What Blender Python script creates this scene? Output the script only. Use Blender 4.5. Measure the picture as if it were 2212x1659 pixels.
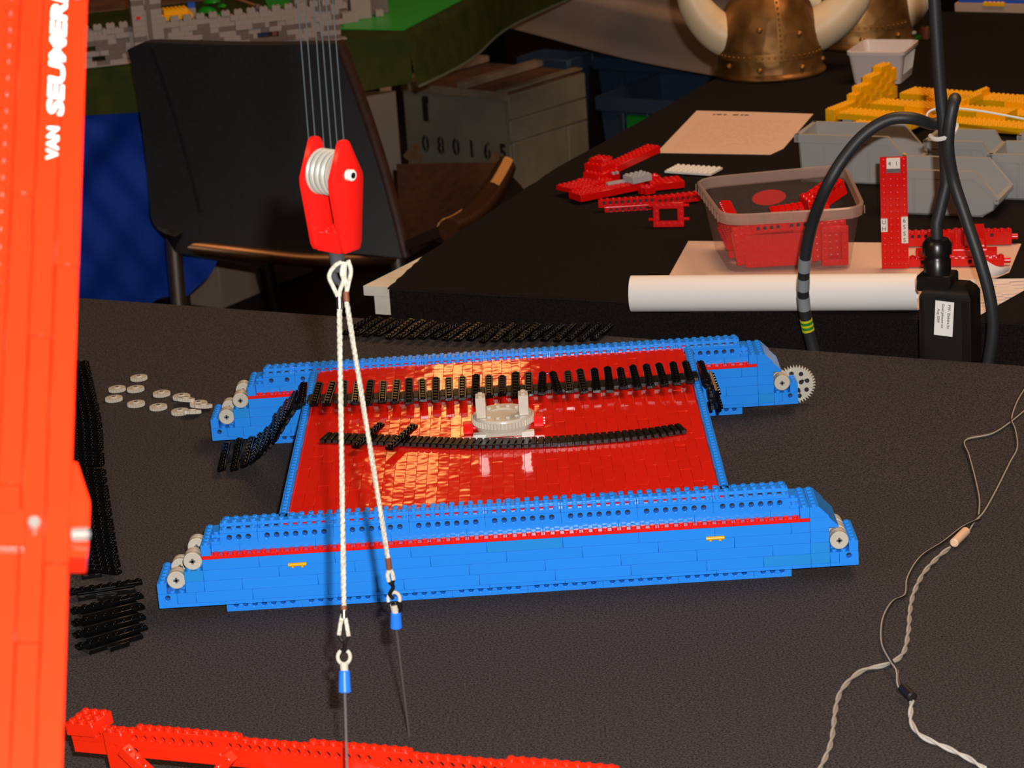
import bpy, math, random
import numpy as np
from mathutils import Vector, Matrix
random.seed(7)
for o in list(bpy.data.objects): bpy.data.objects.remove(o)
SC = bpy.context.scene
COL = SC.collection
# ------------------------------------------------------------------ camera
FPX = 5548.44
CAM = np.array([0.292337, -2.01673, 1.5766])
PITCH, YAW, ROLL = 1.26453, 0.01091, -0.06697
RM = Matrix.Rotation(YAW, 3, 'Z') @ Matrix.Rotation(PITCH, 3, 'X') @ Matrix.Rotation(ROLL, 3, 'Z')
cd = bpy.data.cameras.new('camera'); co = bpy.data.objects.new('camera', cd); COL.objects.link(co)
co.matrix_world = Matrix.Translation(CAM) @ RM.to_4x4()
cd.sensor_width = 36.0; cd.lens = 36.0 * FPX / 2212; cd.clip_start = 0.05; cd.clip_end = 60
cd.dof.use_dof = True; cd.dof.focus_distance = 2.3; cd.dof.aperture_fstop = 25
SC.camera = co
# ------------------------------------------------------------------ view, world, lights
SC.view_settings.view_transform = 'Standard'
SC.view_settings.look = 'None'
SC.view_settings.exposure = 0.0
SC.view_settings.gamma = 1.0
SC.view_settings.use_curve_mapping = False
w = bpy.data.worlds.new('hall'); SC.world = w; w.use_nodes = True
w.node_tree.nodes['Background'].inputs[0].default_value = (1.0, 0.62, 0.36, 1)
w.node_tree.nodes['Background'].inputs[1].default_value = 0.018
def area(name, loc, target, size, size_y, power, col, shape='RECTANGLE'):
    l = bpy.data.lights.new(name, 'AREA'); l.shape = shape; l.size = size
    if shape in ('RECTANGLE', 'ELLIPSE'): l.size_y = size_y
    l.energy = power; l.color = col
    o = bpy.data.objects.new(name, l); COL.objects.link(o); o.location = loc
    o.rotation_euler = (Vector(target) - Vector(loc)).to_track_quat('-Z', 'Y').to_euler()
    return o
# the flash of the camera that took the picture, a little right of and above its lens
FL = Vector(CAM) + RM @ Vector((0.040, 0.062, 0.0))
area('camera_flash', FL, Vector((0.35, 0.5, 0.78)), 0.022, 0.012, 54.0, (1.0, 0.985, 0.97))
# warm lamps of the hall
area('hall_lamp', (0.12, 5.0, 2.25), (0.25, 0.4, 0.8), 0.27, 0.10, 0.66, (1.0, 0.50, 0.15))
area('hall_lamp', (0.01, 5.0, 2.38), (0.25, 0.3, 0.8), 0.10, 0.11, 0.28, (1.0, 0.50, 0.15))
area('hall_lamp', (-0.11, 5.0, 2.53), (0.2, 0.2, 0.8), 0.16, 0.12, 0.38, (1.0, 0.50, 0.15))
area('hall_lamp', (1.5, 1.4, 3.3), (0.7, 0.9, 0.8), 2.4, 0.8, 62.0, (1.0, 0.60, 0.33))
area('hall_lamp', (-2.4, -1.0, 3.2), (0.0, 2.0, 0.5), 1.6, 0.5, 16.0, (1.0, 0.60, 0.32))
# ------------------------------------------------------------------ pixel -> point helpers (2212 x 1659)
def ray(u, v):
    return np.array(RM @ Vector(((u - 1106) / FPX, -(v - 829.5) / FPX, -1.0)))
def at(u, v, z=0.75):
    d = ray(u, v); return Vector(CAM + d * ((z - CAM[2]) / d[2]))
def aty(u, v, y):
    d = ray(u, v); return Vector(CAM + d * ((y - CAM[1]) / d[1]))
def atd(u, v, d):
    return Vector(CAM + ray(u, v) * d)
# ------------------------------------------------------------------ materials
def lin(c):
    c = c / 255.0
    return c / 12.92 if c <= 0.04045 else ((c + 0.055) / 1.055) ** 2.4
def rgb(c): return (lin(c[0]), lin(c[1]), lin(c[2]), 1.0)
MATS = {}
def mat(name, c, rough=0.25, metal=0.0, spec=0.5, noise=None, bump=None, sheen=0.0, coat=0.0, var=0.0):
    """noise = (scale, second colour, contrast); bump = (scale, strength, distance)"""
    m = bpy.data.materials.new(name); m.use_nodes = True
    nt = m.node_tree; b = nt.nodes['Principled BSDF']
    b.inputs['Base Color'].default_value = rgb(c)
    b.inputs['Roughness'].default_value = rough
    b.inputs['Metallic'].default_value = metal
    b.inputs['Specular IOR Level'].default_value = spec
    b.inputs['Sheen Weight'].default_value = sheen
    b.inputs['Coat Weight'].default_value = coat
    tc = nt.nodes.new('ShaderNodeTexCoord')
    if noise:
        n = nt.nodes.new('ShaderNodeTexNoise'); n.inputs['Scale'].default_value = noise[0]; n.inputs['Detail'].default_value = 3
        r = nt.nodes.new('ShaderNodeValToRGB')
        r.color_ramp.elements[0].position = 0.5 - noise[2]; r.color_ramp.elements[0].color = rgb(c)
        r.color_ramp.elements[1].position = 0.5 + noise[2]; r.color_ramp.elements[1].color = rgb(noise[1])
        nt.links.new(tc.outputs['Object'], n.inputs['Vector'])
        nt.links.new(n.outputs['Fac'], r.inputs['Fac']); nt.links.new(r.outputs['Color'], b.inputs['Base Color'])
    if var:
        oi = nt.nodes.new('ShaderNodeObjectInfo'); hs = nt.nodes.new('ShaderNodeHueSaturation')
        mr = nt.nodes.new('ShaderNodeMapRange'); mr.inputs['To Min'].default_value = 1 - var; mr.inputs['To Max'].default_value = 1 + var * 0.6
        nt.links.new(oi.outputs['Random'], mr.inputs['Value']); nt.links.new(mr.outputs['Result'], hs.inputs['Value'])
        hs.inputs['Color'].default_value = rgb(c); nt.links.new(hs.outputs['Color'], b.inputs['Base Color'])
    if bump:
        n = nt.nodes.new('ShaderNodeTexNoise'); n.inputs['Scale'].default_value = bump[0]; n.inputs['Detail'].default_value = 2
        bp = nt.nodes.new('ShaderNodeBump'); bp.inputs['Strength'].default_value = bump[1]; bp.inputs['Distance'].default_value = bump[2]
        nt.links.new(tc.outputs['Object'], n.inputs['Vector'])
        nt.links.new(n.outputs['Fac'], bp.inputs['Height']); nt.links.new(bp.outputs['Normal'], b.inputs['Normal'])
    MATS[name] = m
    return m
mat('blue', (40, 140, 242), 0.22, var=0.03)
mat('blue_old', (38, 140, 222), 0.25)
mat('red', (232, 28, 22), 0.22)
mat('red_deck', (222, 34, 20), 0.08, bump=(75, 0.10, 0.003), var=0.05)
mat('red_crane', (238, 42, 14), 0.20)
mat('red_toy', (214, 14, 10), 0.20)
mat('grey', (196, 188, 172), 0.25)
mat('grey_cool', (165, 170, 172), 0.3)
mat('grey_dark', (92, 92, 96), 0.35)
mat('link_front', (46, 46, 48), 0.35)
mat('black', (8, 8, 9), 0.19, spec=0.22)
mat('black_link', (9, 9, 9), 0.3, spec=0.3)
mat('yellow', (244, 178, 4), 0.25)
mat('white', (226, 222, 212), 0.35)
mat('pulley', (168, 164, 152), 0.4)
mat('groove', (110, 108, 104), 0.5)
mat('red_matte', (214, 24, 18), 0.7, spec=0.1)
mat('bin_light', (168, 165, 160), 0.38)
mat('white_hot', (250, 246, 240), 0.3)
mat('hole', (8, 8, 10), 0.6)
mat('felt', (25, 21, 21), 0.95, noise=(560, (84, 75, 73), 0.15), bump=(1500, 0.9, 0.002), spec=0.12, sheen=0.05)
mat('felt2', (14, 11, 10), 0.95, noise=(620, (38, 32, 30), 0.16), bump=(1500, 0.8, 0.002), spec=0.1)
mat('wood_pale', (214, 190, 160), 0.6, noise=(18, (196, 168, 136), 0.2))
mat('wood_white', (228, 222, 208), 0.6, noise=(30, (206, 198, 182), 0.2))
mat('rope', (216, 210, 194), 0.85, noise=(600, (176, 168, 150), 0.15))
mat('line', (54, 64, 66), 0.6)
mat('steel', (190, 186, 178), 0.28, metal=1.0)
mat('steel_dark', (70, 66, 64), 0.3, metal=0.9)
mat('chrome', (220, 206, 192), 0.33, metal=1.0)
mat('rail_metal', (120, 88, 62), 0.36, metal=0.9)
mat('pin_grey', (112, 106, 98), 0.4)
mat('hem', (92, 104, 92), 0.9)
mat('lug_blue', (40, 118, 236), 0.3)
mat('brown', (120, 66, 40), 0.6)
mat('clear_smoke', (70, 72, 76), 0.08, spec=0.8)
mat('chair_vinyl', (23, 25, 32), 0.55, noise=(140, (17, 18, 23), 0.2), bump=(700, 0.25, 0.001))
mat('chair_seat', (66, 40, 29), 0.5, noise=(60, (50, 31, 24), 0.2))
mat('chair_lip', (60, 36, 22), 0.18, bump=(120, 0.5, 0.002))
mat('cane_glint', (206, 146, 84), 0.4)
mat('chair_under', (14, 12, 12), 0.3)
mat('crate', (136, 127, 108), 0.75, noise=(9, (116, 110, 98), 0.2), bump=(60, 0.2, 0.002))
mat('crate_lid', (120, 78, 50), 0.7, noise=(14, (74, 54, 42), 0.2))
mat('crate_batten', (150, 132, 112), 0.7, noise=(20, (120, 100, 84), 0.2))
mat('stain', (134, 92, 52), 0.8, noise=(40, (150, 120, 86), 0.2))
mat('stencil', (22, 20, 20), 0.8)
mat('green_cloth', (60, 62, 26), 0.95, noise=(25, (30, 50, 26), 0.3), bump=(300, 0.3, 0.002), spec=0.1)
mat('green_plate', (34, 160, 52), 0.35)
mat('green', (20, 128, 30), 0.35)
mat('blue_cloth', (10, 52, 150), 0.8, bump=(200, 0.2, 0.002), spec=0.2)
mat('grey_cloth', (206, 184, 174), 0.9, noise=(3, (200, 160, 128), 0.25), bump=(260, 0.3, 0.002), spec=0.1)
mat('tub_blue', (44, 62, 84), 0.45)
mat('card', (176, 152, 132), 0.8, noise=(5, (160, 136, 118), 0.2))
mat('stone', (150, 140, 136), 0.35)
mat('stone_dark', (104, 90, 84), 0.4)
mat('floor', (44, 28, 20), 0.7, noise=(7, (34, 24, 20), 0.25), spec=0.2)
mat('plaster', (120, 104, 90), 0.9, noise=(2, (110, 96, 84), 0.3))
mat('bin_grey', (160, 157, 153), 0.38, bump=(90, 0.05, 0.002))
mat('basket', (206, 192, 188), 0.4)
mat('paper', (216, 184, 166), 0.85)
mat('paper_white', (236, 230, 226), 0.7)
mat('cable', (40, 40, 42), 0.5, bump=(500, 0.1, 0.001))
mat('box_black', (16, 15, 15), 0.3, noise=(30, (30, 22, 16), 0.2), spec=0.5)
mat('tape_grey', (140, 144, 148), 0.45)
mat('tape_yellow', (206, 206, 20), 0.4)
mat('tape_green', (40, 140, 60), 0.4)
mat('horn', (226, 208, 176), 0.45, noise=(12, (206, 180, 142), 0.25))
mat('wire_grey', (158, 150, 138), 0.55)
mat('wire_dark', (26, 22, 20), 0.4)
mat('wire_light', (196, 192, 184), 0.45)
mat('connector', (226, 186, 150), 0.55)
mat('orange', (220, 60, 20), 0.35)
mat('navy', (30, 40, 90), 0.4)
mat('print_grey', (196, 164, 142), 0.85)
mat('ink', (40, 36, 40), 0.7)
mat('blue_sticker', (30, 80, 190), 0.4)
m = MATS['red_deck']; nt = m.node_tree
for n_ in nt.nodes:
    if n_.type == 'TEX_NOISE':
        n_.noise_dimensions = '4D'; n_.inputs['Detail'].default_value = 1
        oi = [q for q in nt.nodes if q.type == 'OBJECT_INFO'][0]; mu = nt.nodes.new('ShaderNodeMath'); mu.operation = 'MULTIPLY'; mu.inputs[1].default_value = 200
        nt.links.new(oi.outputs['Random'], mu.inputs[0]); nt.links.new(mu.outputs[0], n_.inputs['W'])
# hammered brass: facets from a Voronoi bump
m = mat('brass', (150, 104, 50), 0.46, metal=0.75)
nt = m.node_tree; b = nt.nodes['Principled BSDF']
tc = nt.nodes.new('ShaderNodeTexCoord'); vo = nt.nodes.new('ShaderNodeTexVoronoi'); vo.inputs['Scale'].default_value = 42
vo.feature = 'SMOOTH_F1'; vo.inputs['Smoothness'].default_value = 0.3
bp = nt.nodes.new('ShaderNodeBump'); bp.inputs['Strength'].default_value = 0.35; bp.inputs['Distance'].default_value = 0.006
nt.links.new(tc.outputs['Object'], vo.inputs['Vector']); nt.links.new(vo.outputs['Distance'], bp.inputs['Height'])
nt.links.new(bp.outputs['Normal'], b.inputs['Normal'])
no = nt.nodes.new('ShaderNodeTexNoise'); no.inputs['Scale'].default_value = 14
rp = nt.nodes.new('ShaderNodeValToRGB'); rp.color_ramp.elements[0].position = .35; rp.color_ramp.elements[0].color = rgb((96, 62, 28))
rp.color_ramp.elements[1].position = .65; rp.color_ramp.elements[1].color = rgb((160, 116, 62))
nt.links.new(tc.outputs['Object'], no.inputs['Vector']); nt.links.new(no.outputs['Fac'], rp.inputs['Fac']); nt.links.new(rp.outputs['Color'], b.inputs['Base Color'])
mat('brass_plain', (150, 106, 56), 0.46, metal=0.75)
# frosted clear plastic
def frosted(name, tint, clear, gloss=.05, rough=.2):
    m = bpy.data.materials.new(name); m.use_nodes = True; nt = m.node_tree; nt.nodes.clear()
    out = nt.nodes.new('ShaderNodeOutputMaterial'); tr = nt.nodes.new('ShaderNodeBsdfTransparent'); df = nt.nodes.new('ShaderNodeBsdfDiffuse')
    tl = nt.nodes.new('ShaderNodeBsdfTranslucent'); gl = nt.nodes.new('ShaderNodeBsdfGlossy'); gl.inputs['Roughness'].default_value = rough
    df.inputs['Color'].default_value = rgb(tint); tl.inputs['Color'].default_value = rgb(tint); tr.inputs['Color'].default_value = (0.97, 0.95, 0.95, 1)
    a = nt.nodes.new('ShaderNodeMixShader'); a.inputs[0].default_value = .5
    nt.links.new(df.outputs[0], a.inputs[1]); nt.links.new(tl.outputs[0], a.inputs[2])
    no = nt.nodes.new('ShaderNodeTexNoise'); no.inputs['Scale'].default_value = 30
    mr = nt.nodes.new('ShaderNodeMapRange'); mr.inputs['To Min'].default_value = clear - .06; mr.inputs['To Max'].default_value = clear + .06
    nt.links.new(no.outputs['Fac'], mr.inputs['Value'])
    b2 = nt.nodes.new('ShaderNodeMixShader'); nt.links.new(mr.outputs[0], b2.inputs[0]); nt.links.new(a.outputs[0], b2.inputs[1]); nt.links.new(tr.outputs[0], b2.inputs[2])
    c = nt.nodes.new('ShaderNodeMixShader'); c.inputs[0].default_value = gloss; nt.links.new(b2.outputs[0], c.inputs[1]); nt.links.new(gl.outputs[0], c.inputs[2])
    nt.links.new(c.outputs[0], out.inputs['Surface']); MATS[name] = m
frosted('tub_clear', (176, 150, 148), 0.89, .015, .4)
frosted('tub_rim', (206, 186, 176), 0.45)
frosted('thread_clear', (150, 150, 150), 0.45)
# printed sheet: rows of grey words (flat print)
def printed(name, base, ink, sx, sy, amount):
    m = mat(name, base, 0.85); nt = m.node_tree; b = nt.nodes['Principled BSDF']
    tc = nt.nodes.new('ShaderNodeTexCoord'); mp = nt.nodes.new('ShaderNodeMapping'); mp.inputs['Scale'].default_value = (sx, sy, 1)
    br = nt.nodes.new('ShaderNodeTexBrick'); br.inputs['Scale'].default_value = 1; br.inputs['Mortar Size'].default_value = .28
    br.inputs['Brick Width'].default_value = 1.1; br.inputs['Row Height'].default_value = 1.0
    br.inputs['Color1'].default_value = rgb(ink); br.inputs['Color2'].default_value = rgb(base); br.inputs['Mortar'].default_value = rgb(base)
    mx = nt.nodes.new('ShaderNodeMix'); mx.data_type = 'RGBA'; mx.inputs[0].default_value = amount; mx.inputs[6].default_value = rgb(base)
    nt.links.new(tc.outputs['Object'], mp.inputs[0]); nt.links.new(mp.outputs[0], br.inputs['Vector'])
    nt.links.new(br.outputs['Color'], mx.inputs[7]); nt.links.new(mx.outputs[2], b.inputs['Base Color'])
printed('paper_print', (226, 190, 164), (120, 96, 90), 160, 190, 0.5)
printed('paper_blue', (226, 214, 210), (52, 70, 140), 30, 140, 0.7)
# ------------------------------------------------------------------ mesh builder
class MB:
    def __init__(s):
        s.v = []; s.f = []; s.m = []; s.ml = []; s.T = None
    def slot(s, m):
        if m not in s.ml: s.ml.append(m)
        return s.ml.index(m)
    def add(s, vs, fs, m):
        o = len(s.v); k = s.slot(m)
        if s.T is not None: vs = [s.T @ Vector(q) for q in vs]
        s.v.extend(tuple(q) for q in vs)
        for f in fs: s.f.append(tuple(i + o for i in f)); s.m.append(k)
    def box(s, x0, x1, y0, y1, z0, z1, m, c=0.0):
        if c <= 0:
            vs = [(x, y, z) for z in (z0, z1) for y in (y0, y1) for x in (x0, x1)]
            s.add(vs, [(0, 2, 3, 1), (4, 5, 7, 6), (0, 1, 5, 4), (2, 6, 7, 3), (0, 4, 6, 2), (1, 3, 7, 5)], m); return
        vs = []; X = (x0, x1); Y = (y0, y1); Z = (z0, z1); sg = (1, -1)
        for k in (0, 1):
            for j in (0, 1):
                for i in (0, 1):
                    x, y, z = X[i], Y[j], Z[k]; dx, dy, dz = sg[i] * c, sg[j] * c, sg[k] * c
                    vs += [(x, y + dy, z + dz), (x + dx, y, z + dz), (x + dx, y + dy, z)]
        I = lambda i, j, k, a: (i + 2 * j + 4 * k) * 3 + a
        fs = []
        for i in (0, 1):
            q = [I(i, 0, 0, 0), I(i, 1, 0, 0), I(i, 1, 1, 0), I(i, 0, 1, 0)]; fs.append(tuple(q if i else q[::-1]))
            q = [I(0, i, 0, 1), I(1, i, 0, 1), I(1, i, 1, 1), I(0, i, 1, 1)]; fs.append(tuple(q[::-1] if i else q))
            q = [I(0, 0, i, 2), I(1, 0, i, 2), I(1, 1, i, 2), I(0, 1, i, 2)]; fs.append(tuple(q if i else q[::-1]))
        for a in (0, 1):
            for d in (0, 1):
                fs.append((I(0, a, d, 1), I(1, a, d, 1), I(1, a, d, 2), I(0, a, d, 2)))
                fs.append((I(a, 0, d, 0), I(a, 1, d, 0), I(a, 1, d, 2), I(a, 0, d, 2)))
                fs.append((I(a, d, 0, 0), I(a, d, 1, 0), I(a, d, 1, 1), I(a, d, 0, 1)))
        for k in (0, 1):
            for j in (0, 1):
                for i in (0, 1): fs.append((I(i, j, k, 0), I(i, j, k, 1), I(i, j, k, 2)))
        s.add(vs, fs, m)
    def stud(s, x, y, z, m, r=0.0024, h=0.0018, n=12):
        vs = []; c = 0.00035
        for rr, zz in ((r, z), (r, z + h - c), (r - c, z + h)):
            vs += [(x + rr * math.cos(2 * math.pi * i / n), y + rr * math.sin(2 * math.pi * i / n), zz) for i in range(n)]
        fs = [(a * n + i, a * n + (i + 1) % n, (a + 1) * n + (i + 1) % n, (a + 1) * n + i) for a in (0, 1) for i in range(n)]
        fs.append(tuple(2 * n + i for i in range(n)))
        s.add(vs, fs, m)
    def cyl(s, p0, p1, r, m, n=16, r1=None, cap=True, ch=0.0):
        p0 = Vector(p0); p1 = Vector(p1); d = (p1 - p0); L = d.length; d.normalize()
        u = d.orthogonal().normalized(); w_ = d.cross(u); r1 = r if r1 is None else r1
        rings = [(0, r), (L, r1)] if ch <= 0 else [(0, r - ch), (ch, r), (L - ch, r1), (L, r1 - ch)]
        vs = []
        for t, rr in rings:
            vs += [p0 + d * t + (u * math.cos(2 * math.pi * i / n) + w_ * math.sin(2 * math.pi * i / n)) * rr for i in range(n)]
        k = len(rings)
        fs = [(a * n + i, a * n + (i + 1) % n, (a + 1) * n + (i + 1) % n, (a + 1) * n + i) for a in range(k - 1) for i in range(n)]
        if cap: fs += [tuple(range(n))[::-1], tuple((k - 1) * n + i for i in range(n))]
        s.add(vs, fs, m)
    def tube(s, pts, r, m, n=10, cap=True, flat=None):
        P = [Vector(p) for p in pts]; k = len(P); rs = r if isinstance(r, (list, tuple)) else [r] * k
        t0 = (P[1] - P[0]).normalized(); u = t0.orthogonal().normalized() if flat is None else Vector(flat)
        vs = []
        for i in range(k):
            t = (P[min(i + 1, k - 1)] - P[max(i - 1, 0)]).normalized()
            u = (u - t * u.dot(t)).normalized(); w_ = t.cross(u)
            vs += [P[i] + (u * math.cos(2 * math.pi * j / n) + w_ * math.sin(2 * math.pi * j / n)) * rs[i] for j in range(n)]
        fs = [(a * n + i, a * n + (i + 1) % n, (a + 1) * n + (i + 1) % n, (a + 1) * n + i) for a in range(k - 1) for i in range(n)]
        if cap: fs += [tuple(range(n))[::-1], tuple((k - 1) * n + i for i in range(n))]
        s.add(vs, fs, m)
    def lathe(s, prof, m, n=32, c=(0, 0), sq=1.0):
        vs = []
        for r, z in prof: vs += [(c[0] + r * math.cos(2 * math.pi * i / n), c[1] + sq * r * math.sin(2 * math.pi * i / n), z) for i in range(n)]
        k = len(prof)
        fs = [(a * n + i, a * n + (i + 1) % n, (a + 1) * n + (i + 1) % n, (a + 1) * n + i) for a in range(k - 1) for i in range(n)]
        if prof[0][0] > 1e-6: fs.append(tuple(range(n))[::-1])
        if prof[-1][0] > 1e-6: fs.append(tuple((k - 1) * n + i for i in range(n)))
        s.add(vs, fs, m)
    def prism(s, poly, ax, a0, a1, m):
        """extrude a 2D polygon along axis ax; poly runs over the two other axes in xyz order"""
        def P(q, a):
            q = list(q); q.insert(ax, a); return tuple(q)
        n = len(poly); vs = [P(q, a0) for q in poly] + [P(q, a1) for q in poly]
        fs = [tuple(range(n))[::-1], tuple(range(n, 2 * n))] + [(i, (i + 1) % n, n + (i + 1) % n, n + i) for i in range(n)]
        s.add(vs, fs, m)
    def grid(s, fn, nu, nv, m, th=None):
        """surface fn(u,v) on [0,1]^2; th = offset vector for a second skin closed at the rims"""
        A = [[Vector(fn(i / nu, j / nv)) for j in range(nv + 1)] for i in range(nu + 1)]
        vs = [A[i][j] for i in range(nu + 1) for j in range(nv + 1)]
        W = nv + 1; I = lambda i, j: i * W + j
        fs = [(I(i, j), I(i + 1, j), I(i + 1, j + 1), I(i, j + 1)) for i in range(nu) for j in range(nv)]
        if th is not None:
            o = len(vs); th = Vector(th); vs = vs + [q + th for q in vs]
            fs += [tuple(x + o for x in f[::-1]) for f in fs]
            rim = [I(i, 0) for i in range(nu)] + [I(nu, j) for j in range(nv)] + [I(i, nv) for i in range(nu, 0, -1)] + [I(0, j) for j in range(nv, 0, -1)]
            fs += [(a, rim[(k + 1) % len(rim)], rim[(k + 1) % len(rim)] + o, a + o) for k, a in enumerate(rim)]
        s.add(vs, fs, m)
    def mesh(s, name, angle=38):
        me = bpy.data.meshes.new(name); me.from_pydata(s.v, [], s.f)
        for x in s.ml: me.materials.append(MATS[x])
        me.polygons.foreach_set('material_index', s.m)
        me.polygons.foreach_set('use_smooth', [True] * len(s.f))
        me.update()
        import bmesh
        bm = bmesh.new(); bm.from_mesh(me); bmesh.ops.recalc_face_normals(bm, faces=bm.faces); bm.to_mesh(me); bm.free()
        me.set_sharp_from_angle(angle=math.radians(angle))
        return me
def ob(name, mb, parent=None, loc=None, rot=None, angle=38):
    me = mb.mesh(name, angle) if isinstance(mb, MB) else mb
    o = bpy.data.objects.new(name, me); COL.objects.link(o)
    if parent: o.parent = parent
    if loc is not None: o.location = loc
    if rot is not None: o.rotation_euler = rot
    return o
def tag(o, label, cat, group=None, kind=None):
    if label: o['label'] = label
    if cat: o['category'] = cat
    if group: o['group'] = group
    if kind: o['kind'] = kind
    return o
def thing(name, label, cat, loc=(0, 0, 0), rotz=0.0, group=None, mw=None):
    o = bpy.data.objects.new(name, None); COL.objects.link(o); o.empty_display_size = 0.02
    if mw is not None: o.matrix_world = mw
    else: o.location = loc; o.rotation_euler = (0, 0, rotz)
    return tag(o, label, cat, group)
def struct(name, mb): return tag(ob(name, mb), None, None, kind='structure')
P = 0.008; BH = 0.0096; PH = 0.0032
CACHE = {}
def brick(nx, ny, h, m, studs='all', gap=0.00006, ch=0.00025, n=12):
    """studded brick mesh with its corner at the origin; h in metres; studs: 'all', None or list of (i, j)"""
    key = (nx, ny, round(h, 5), m, str(studs), n)
    if key in CACHE: return CACHE[key]
    b = MB(); b.box(gap, nx * P - gap, gap, ny * P - gap, 0, h - 0.00005, m, ch)
    if studs == 'all': studs = [(i, j) for i in range(int(nx)) for j in range(int(ny))]
    for i, j in (studs or []): b.stud((i + .5) * P, (j + .5) * P, h - 0.00005, m, n=n)
    CACHE[key] = b.mesh('toy_brick'); return CACHE[key]
def holed_face(b, x0, x1, z0, z1, holes, m, y=0.0, depth=0.006, r=0.0024, r2=0.0030):
    """front face (towards -y) of a beam with round holes at (cx, cz)"""
    xs = sorted(holes); edges = [x0] + [(xs[i][0] + xs[i + 1][0]) / 2 for i in range(len(xs) - 1)] + [x1]
    for k, (cx, cz) in enumerate(xs):
        a0 = max(edges[k], cx - P / 2); a1 = min(edges[k + 1], cx + P / 2)
        if a0 > edges[k] + 1e-6: b.add([(edges[k], y, z0), (a0, y, z0), (a0, y, z1), (edges[k], y, z1)], [(0, 1, 2, 3)], m)
        if a1 < edges[k + 1] - 1e-6: b.add([(a1, y, z0), (edges[k + 1], y, z0), (edges[k + 1], y, z1), (a1, y, z1)], [(0, 1, 2, 3)], m)
        per = []
        N = 4
        for c0, c1 in (((a0, z0), (a1, z0)), ((a1, z0), (a1, z1)), ((a1, z1), (a0, z1)), ((a0, z1), (a0, z0))):
            per += [(c0[0] + (c1[0] - c0[0]) * t / N, c0[1] + (c1[1] - c0[1]) * t / N) for t in range(N)]
        n = len(per); ang = [math.atan2(q[1] - cz, q[0] - cx) for q in per]
        ring = lambda rr, yy: [(cx + rr * math.cos(t), yy, cz + rr * math.sin(t)) for t in ang]
        vs = [(q[0], y, q[1]) for q in per] + ring(r2, y) + ring(r2, y + .0008) + ring(r, y + .0008) + ring(r, y + depth)
        fs = [(a * n + i, a * n + (i + 1) % n, (a + 1) * n + (i + 1) % n, (a + 1) * n + i) for a in range(4) for i in range(n)]
        b.add(vs, fs, m)
        b.add([vs[4 * n + i] for i in range(n)], [tuple(range(n))], 'hole')
def beam(nx, ny, h, m, holes, studs=None, depth=0.0072, n=12):
    """brick with holes through its front; holes = list of x in studs"""
    key = ('beam', nx, ny, round(h, 5), m, str(holes), str(studs), depth)
    if key in CACHE: return CACHE[key]
    b = MB(); g = .0001; X0, X1, Y1 = g, nx * P - g, ny * P - g
    holed_face(b, X0, X1, 0, h, [(q * P, h - .0038) for q in holes], m, y=g, depth=depth)
    b.add([(X0, g, 0), (X1, g, 0), (X1, Y1, 0), (X0, Y1, 0), (X0, g, h), (X1, g, h), (X1, Y1, h), (X0, Y1, h)],
          [(0, 3, 2, 1), (4, 5, 6, 7), (2, 3, 7, 6), (0, 4, 7, 3), (1, 2, 6, 5)], m)
    if studs == 'all': studs = [(i, j) for i in range(int(nx)) for j in range(int(ny))]
    for i, j in (studs or []): b.stud((i + .5) * P, (j + .5) * P, h, m, n=n)
    CACHE[key] = b.mesh('toy_beam'); return CACHE[key]
def smooth_path(pts, n=8):
    """Catmull-Rom through the points"""
    Q = [Vector(p) for p in pts]; Q = [Q[0] * 2 - Q[1]] + Q + [Q[-1] * 2 - Q[-2]]; out = []
    for i in range(1, len(Q) - 2):
        a, b, c, d = Q[i - 1:i + 3]
        for k in range(n):
            t = k / n
            out.append(0.5 * ((2 * b) + (c - a) * t + (2 * a - 5 * b + 4 * c - d) * t * t + (3 * b - a - 3 * c + d) * t ** 3))
    out.append(Q[-2]); return out
def resample(path, step=None, count=None):
    L = [0.0]
    for i in range(1, len(path)): L.append(L[-1] + (path[i] - path[i - 1]).length)
    n = count if count else int(L[-1] / step) + 1
    out = []
    for k in range(n):
        d = (L[-1] * k / (n - 1)) if count else k * step
        i = max(1, min(len(L) - 1, next((j for j in range(1, len(L)) if L[j] >= d), len(L) - 1)))
        t = (d - L[i - 1]) / max(1e-9, L[i] - L[i - 1]); out.append(path[i - 1].lerp(path[i], t))
    return out
def frame(x, y, o):
    """matrix with x axis along x, y axis near y"""
    x = Vector(x).normalized(); y = Vector(y); z = x.cross(y).normalized(); y = z.cross(x)
    return Matrix(((x.x, y.x, z.x, o[0]), (x.y, y.y, z.y, o[1]), (x.z, y.z, z.z, o[2]), (0, 0, 0, 1)))
def frame_y(x, y, o):
    """matrix with y axis along y, x axis near x"""
    y = Vector(y).normalized(); x = Vector(x); z = x.cross(y).normalized(); x = y.cross(z)
    return Matrix(((x.x, y.x, z.x, o[0]), (x.y, y.y, z.y, o[1]), (x.z, y.z, z.z, o[2]), (0, 0, 0, 1)))
def text(s, size, m, parent, loc, rot, name='lettering', sx=1.0, shear=0.0, off=0.0, ext=0.0002, align='LEFT', mw=None):
    c = bpy.data.curves.new(name, 'FONT'); c.body = s; c.size = size; c.extrude = ext; c.shear = shear; c.offset = off; c.align_x = align
    c.resolution_u = 3
    t = bpy.data.objects.new(name, c); COL.objects.link(t); bpy.context.view_layer.update()
    me = bpy.data.meshes.new_from_object(t.evaluated_get(bpy.context.evaluated_depsgraph_get()))
    bpy.data.objects.remove(t)
    me.materials.clear(); me.materials.append(MATS[m])
    o = bpy.data.objects.new(name, me); COL.objects.link(o)
    if parent: o.parent = parent
    if mw is not None: o.matrix_local = mw @ Matrix.Diagonal((sx, 1, 1, 1))
    else: o.location = loc; o.rotation_euler = rot; o.scale = (sx, 1, 1)
    return o
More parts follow.
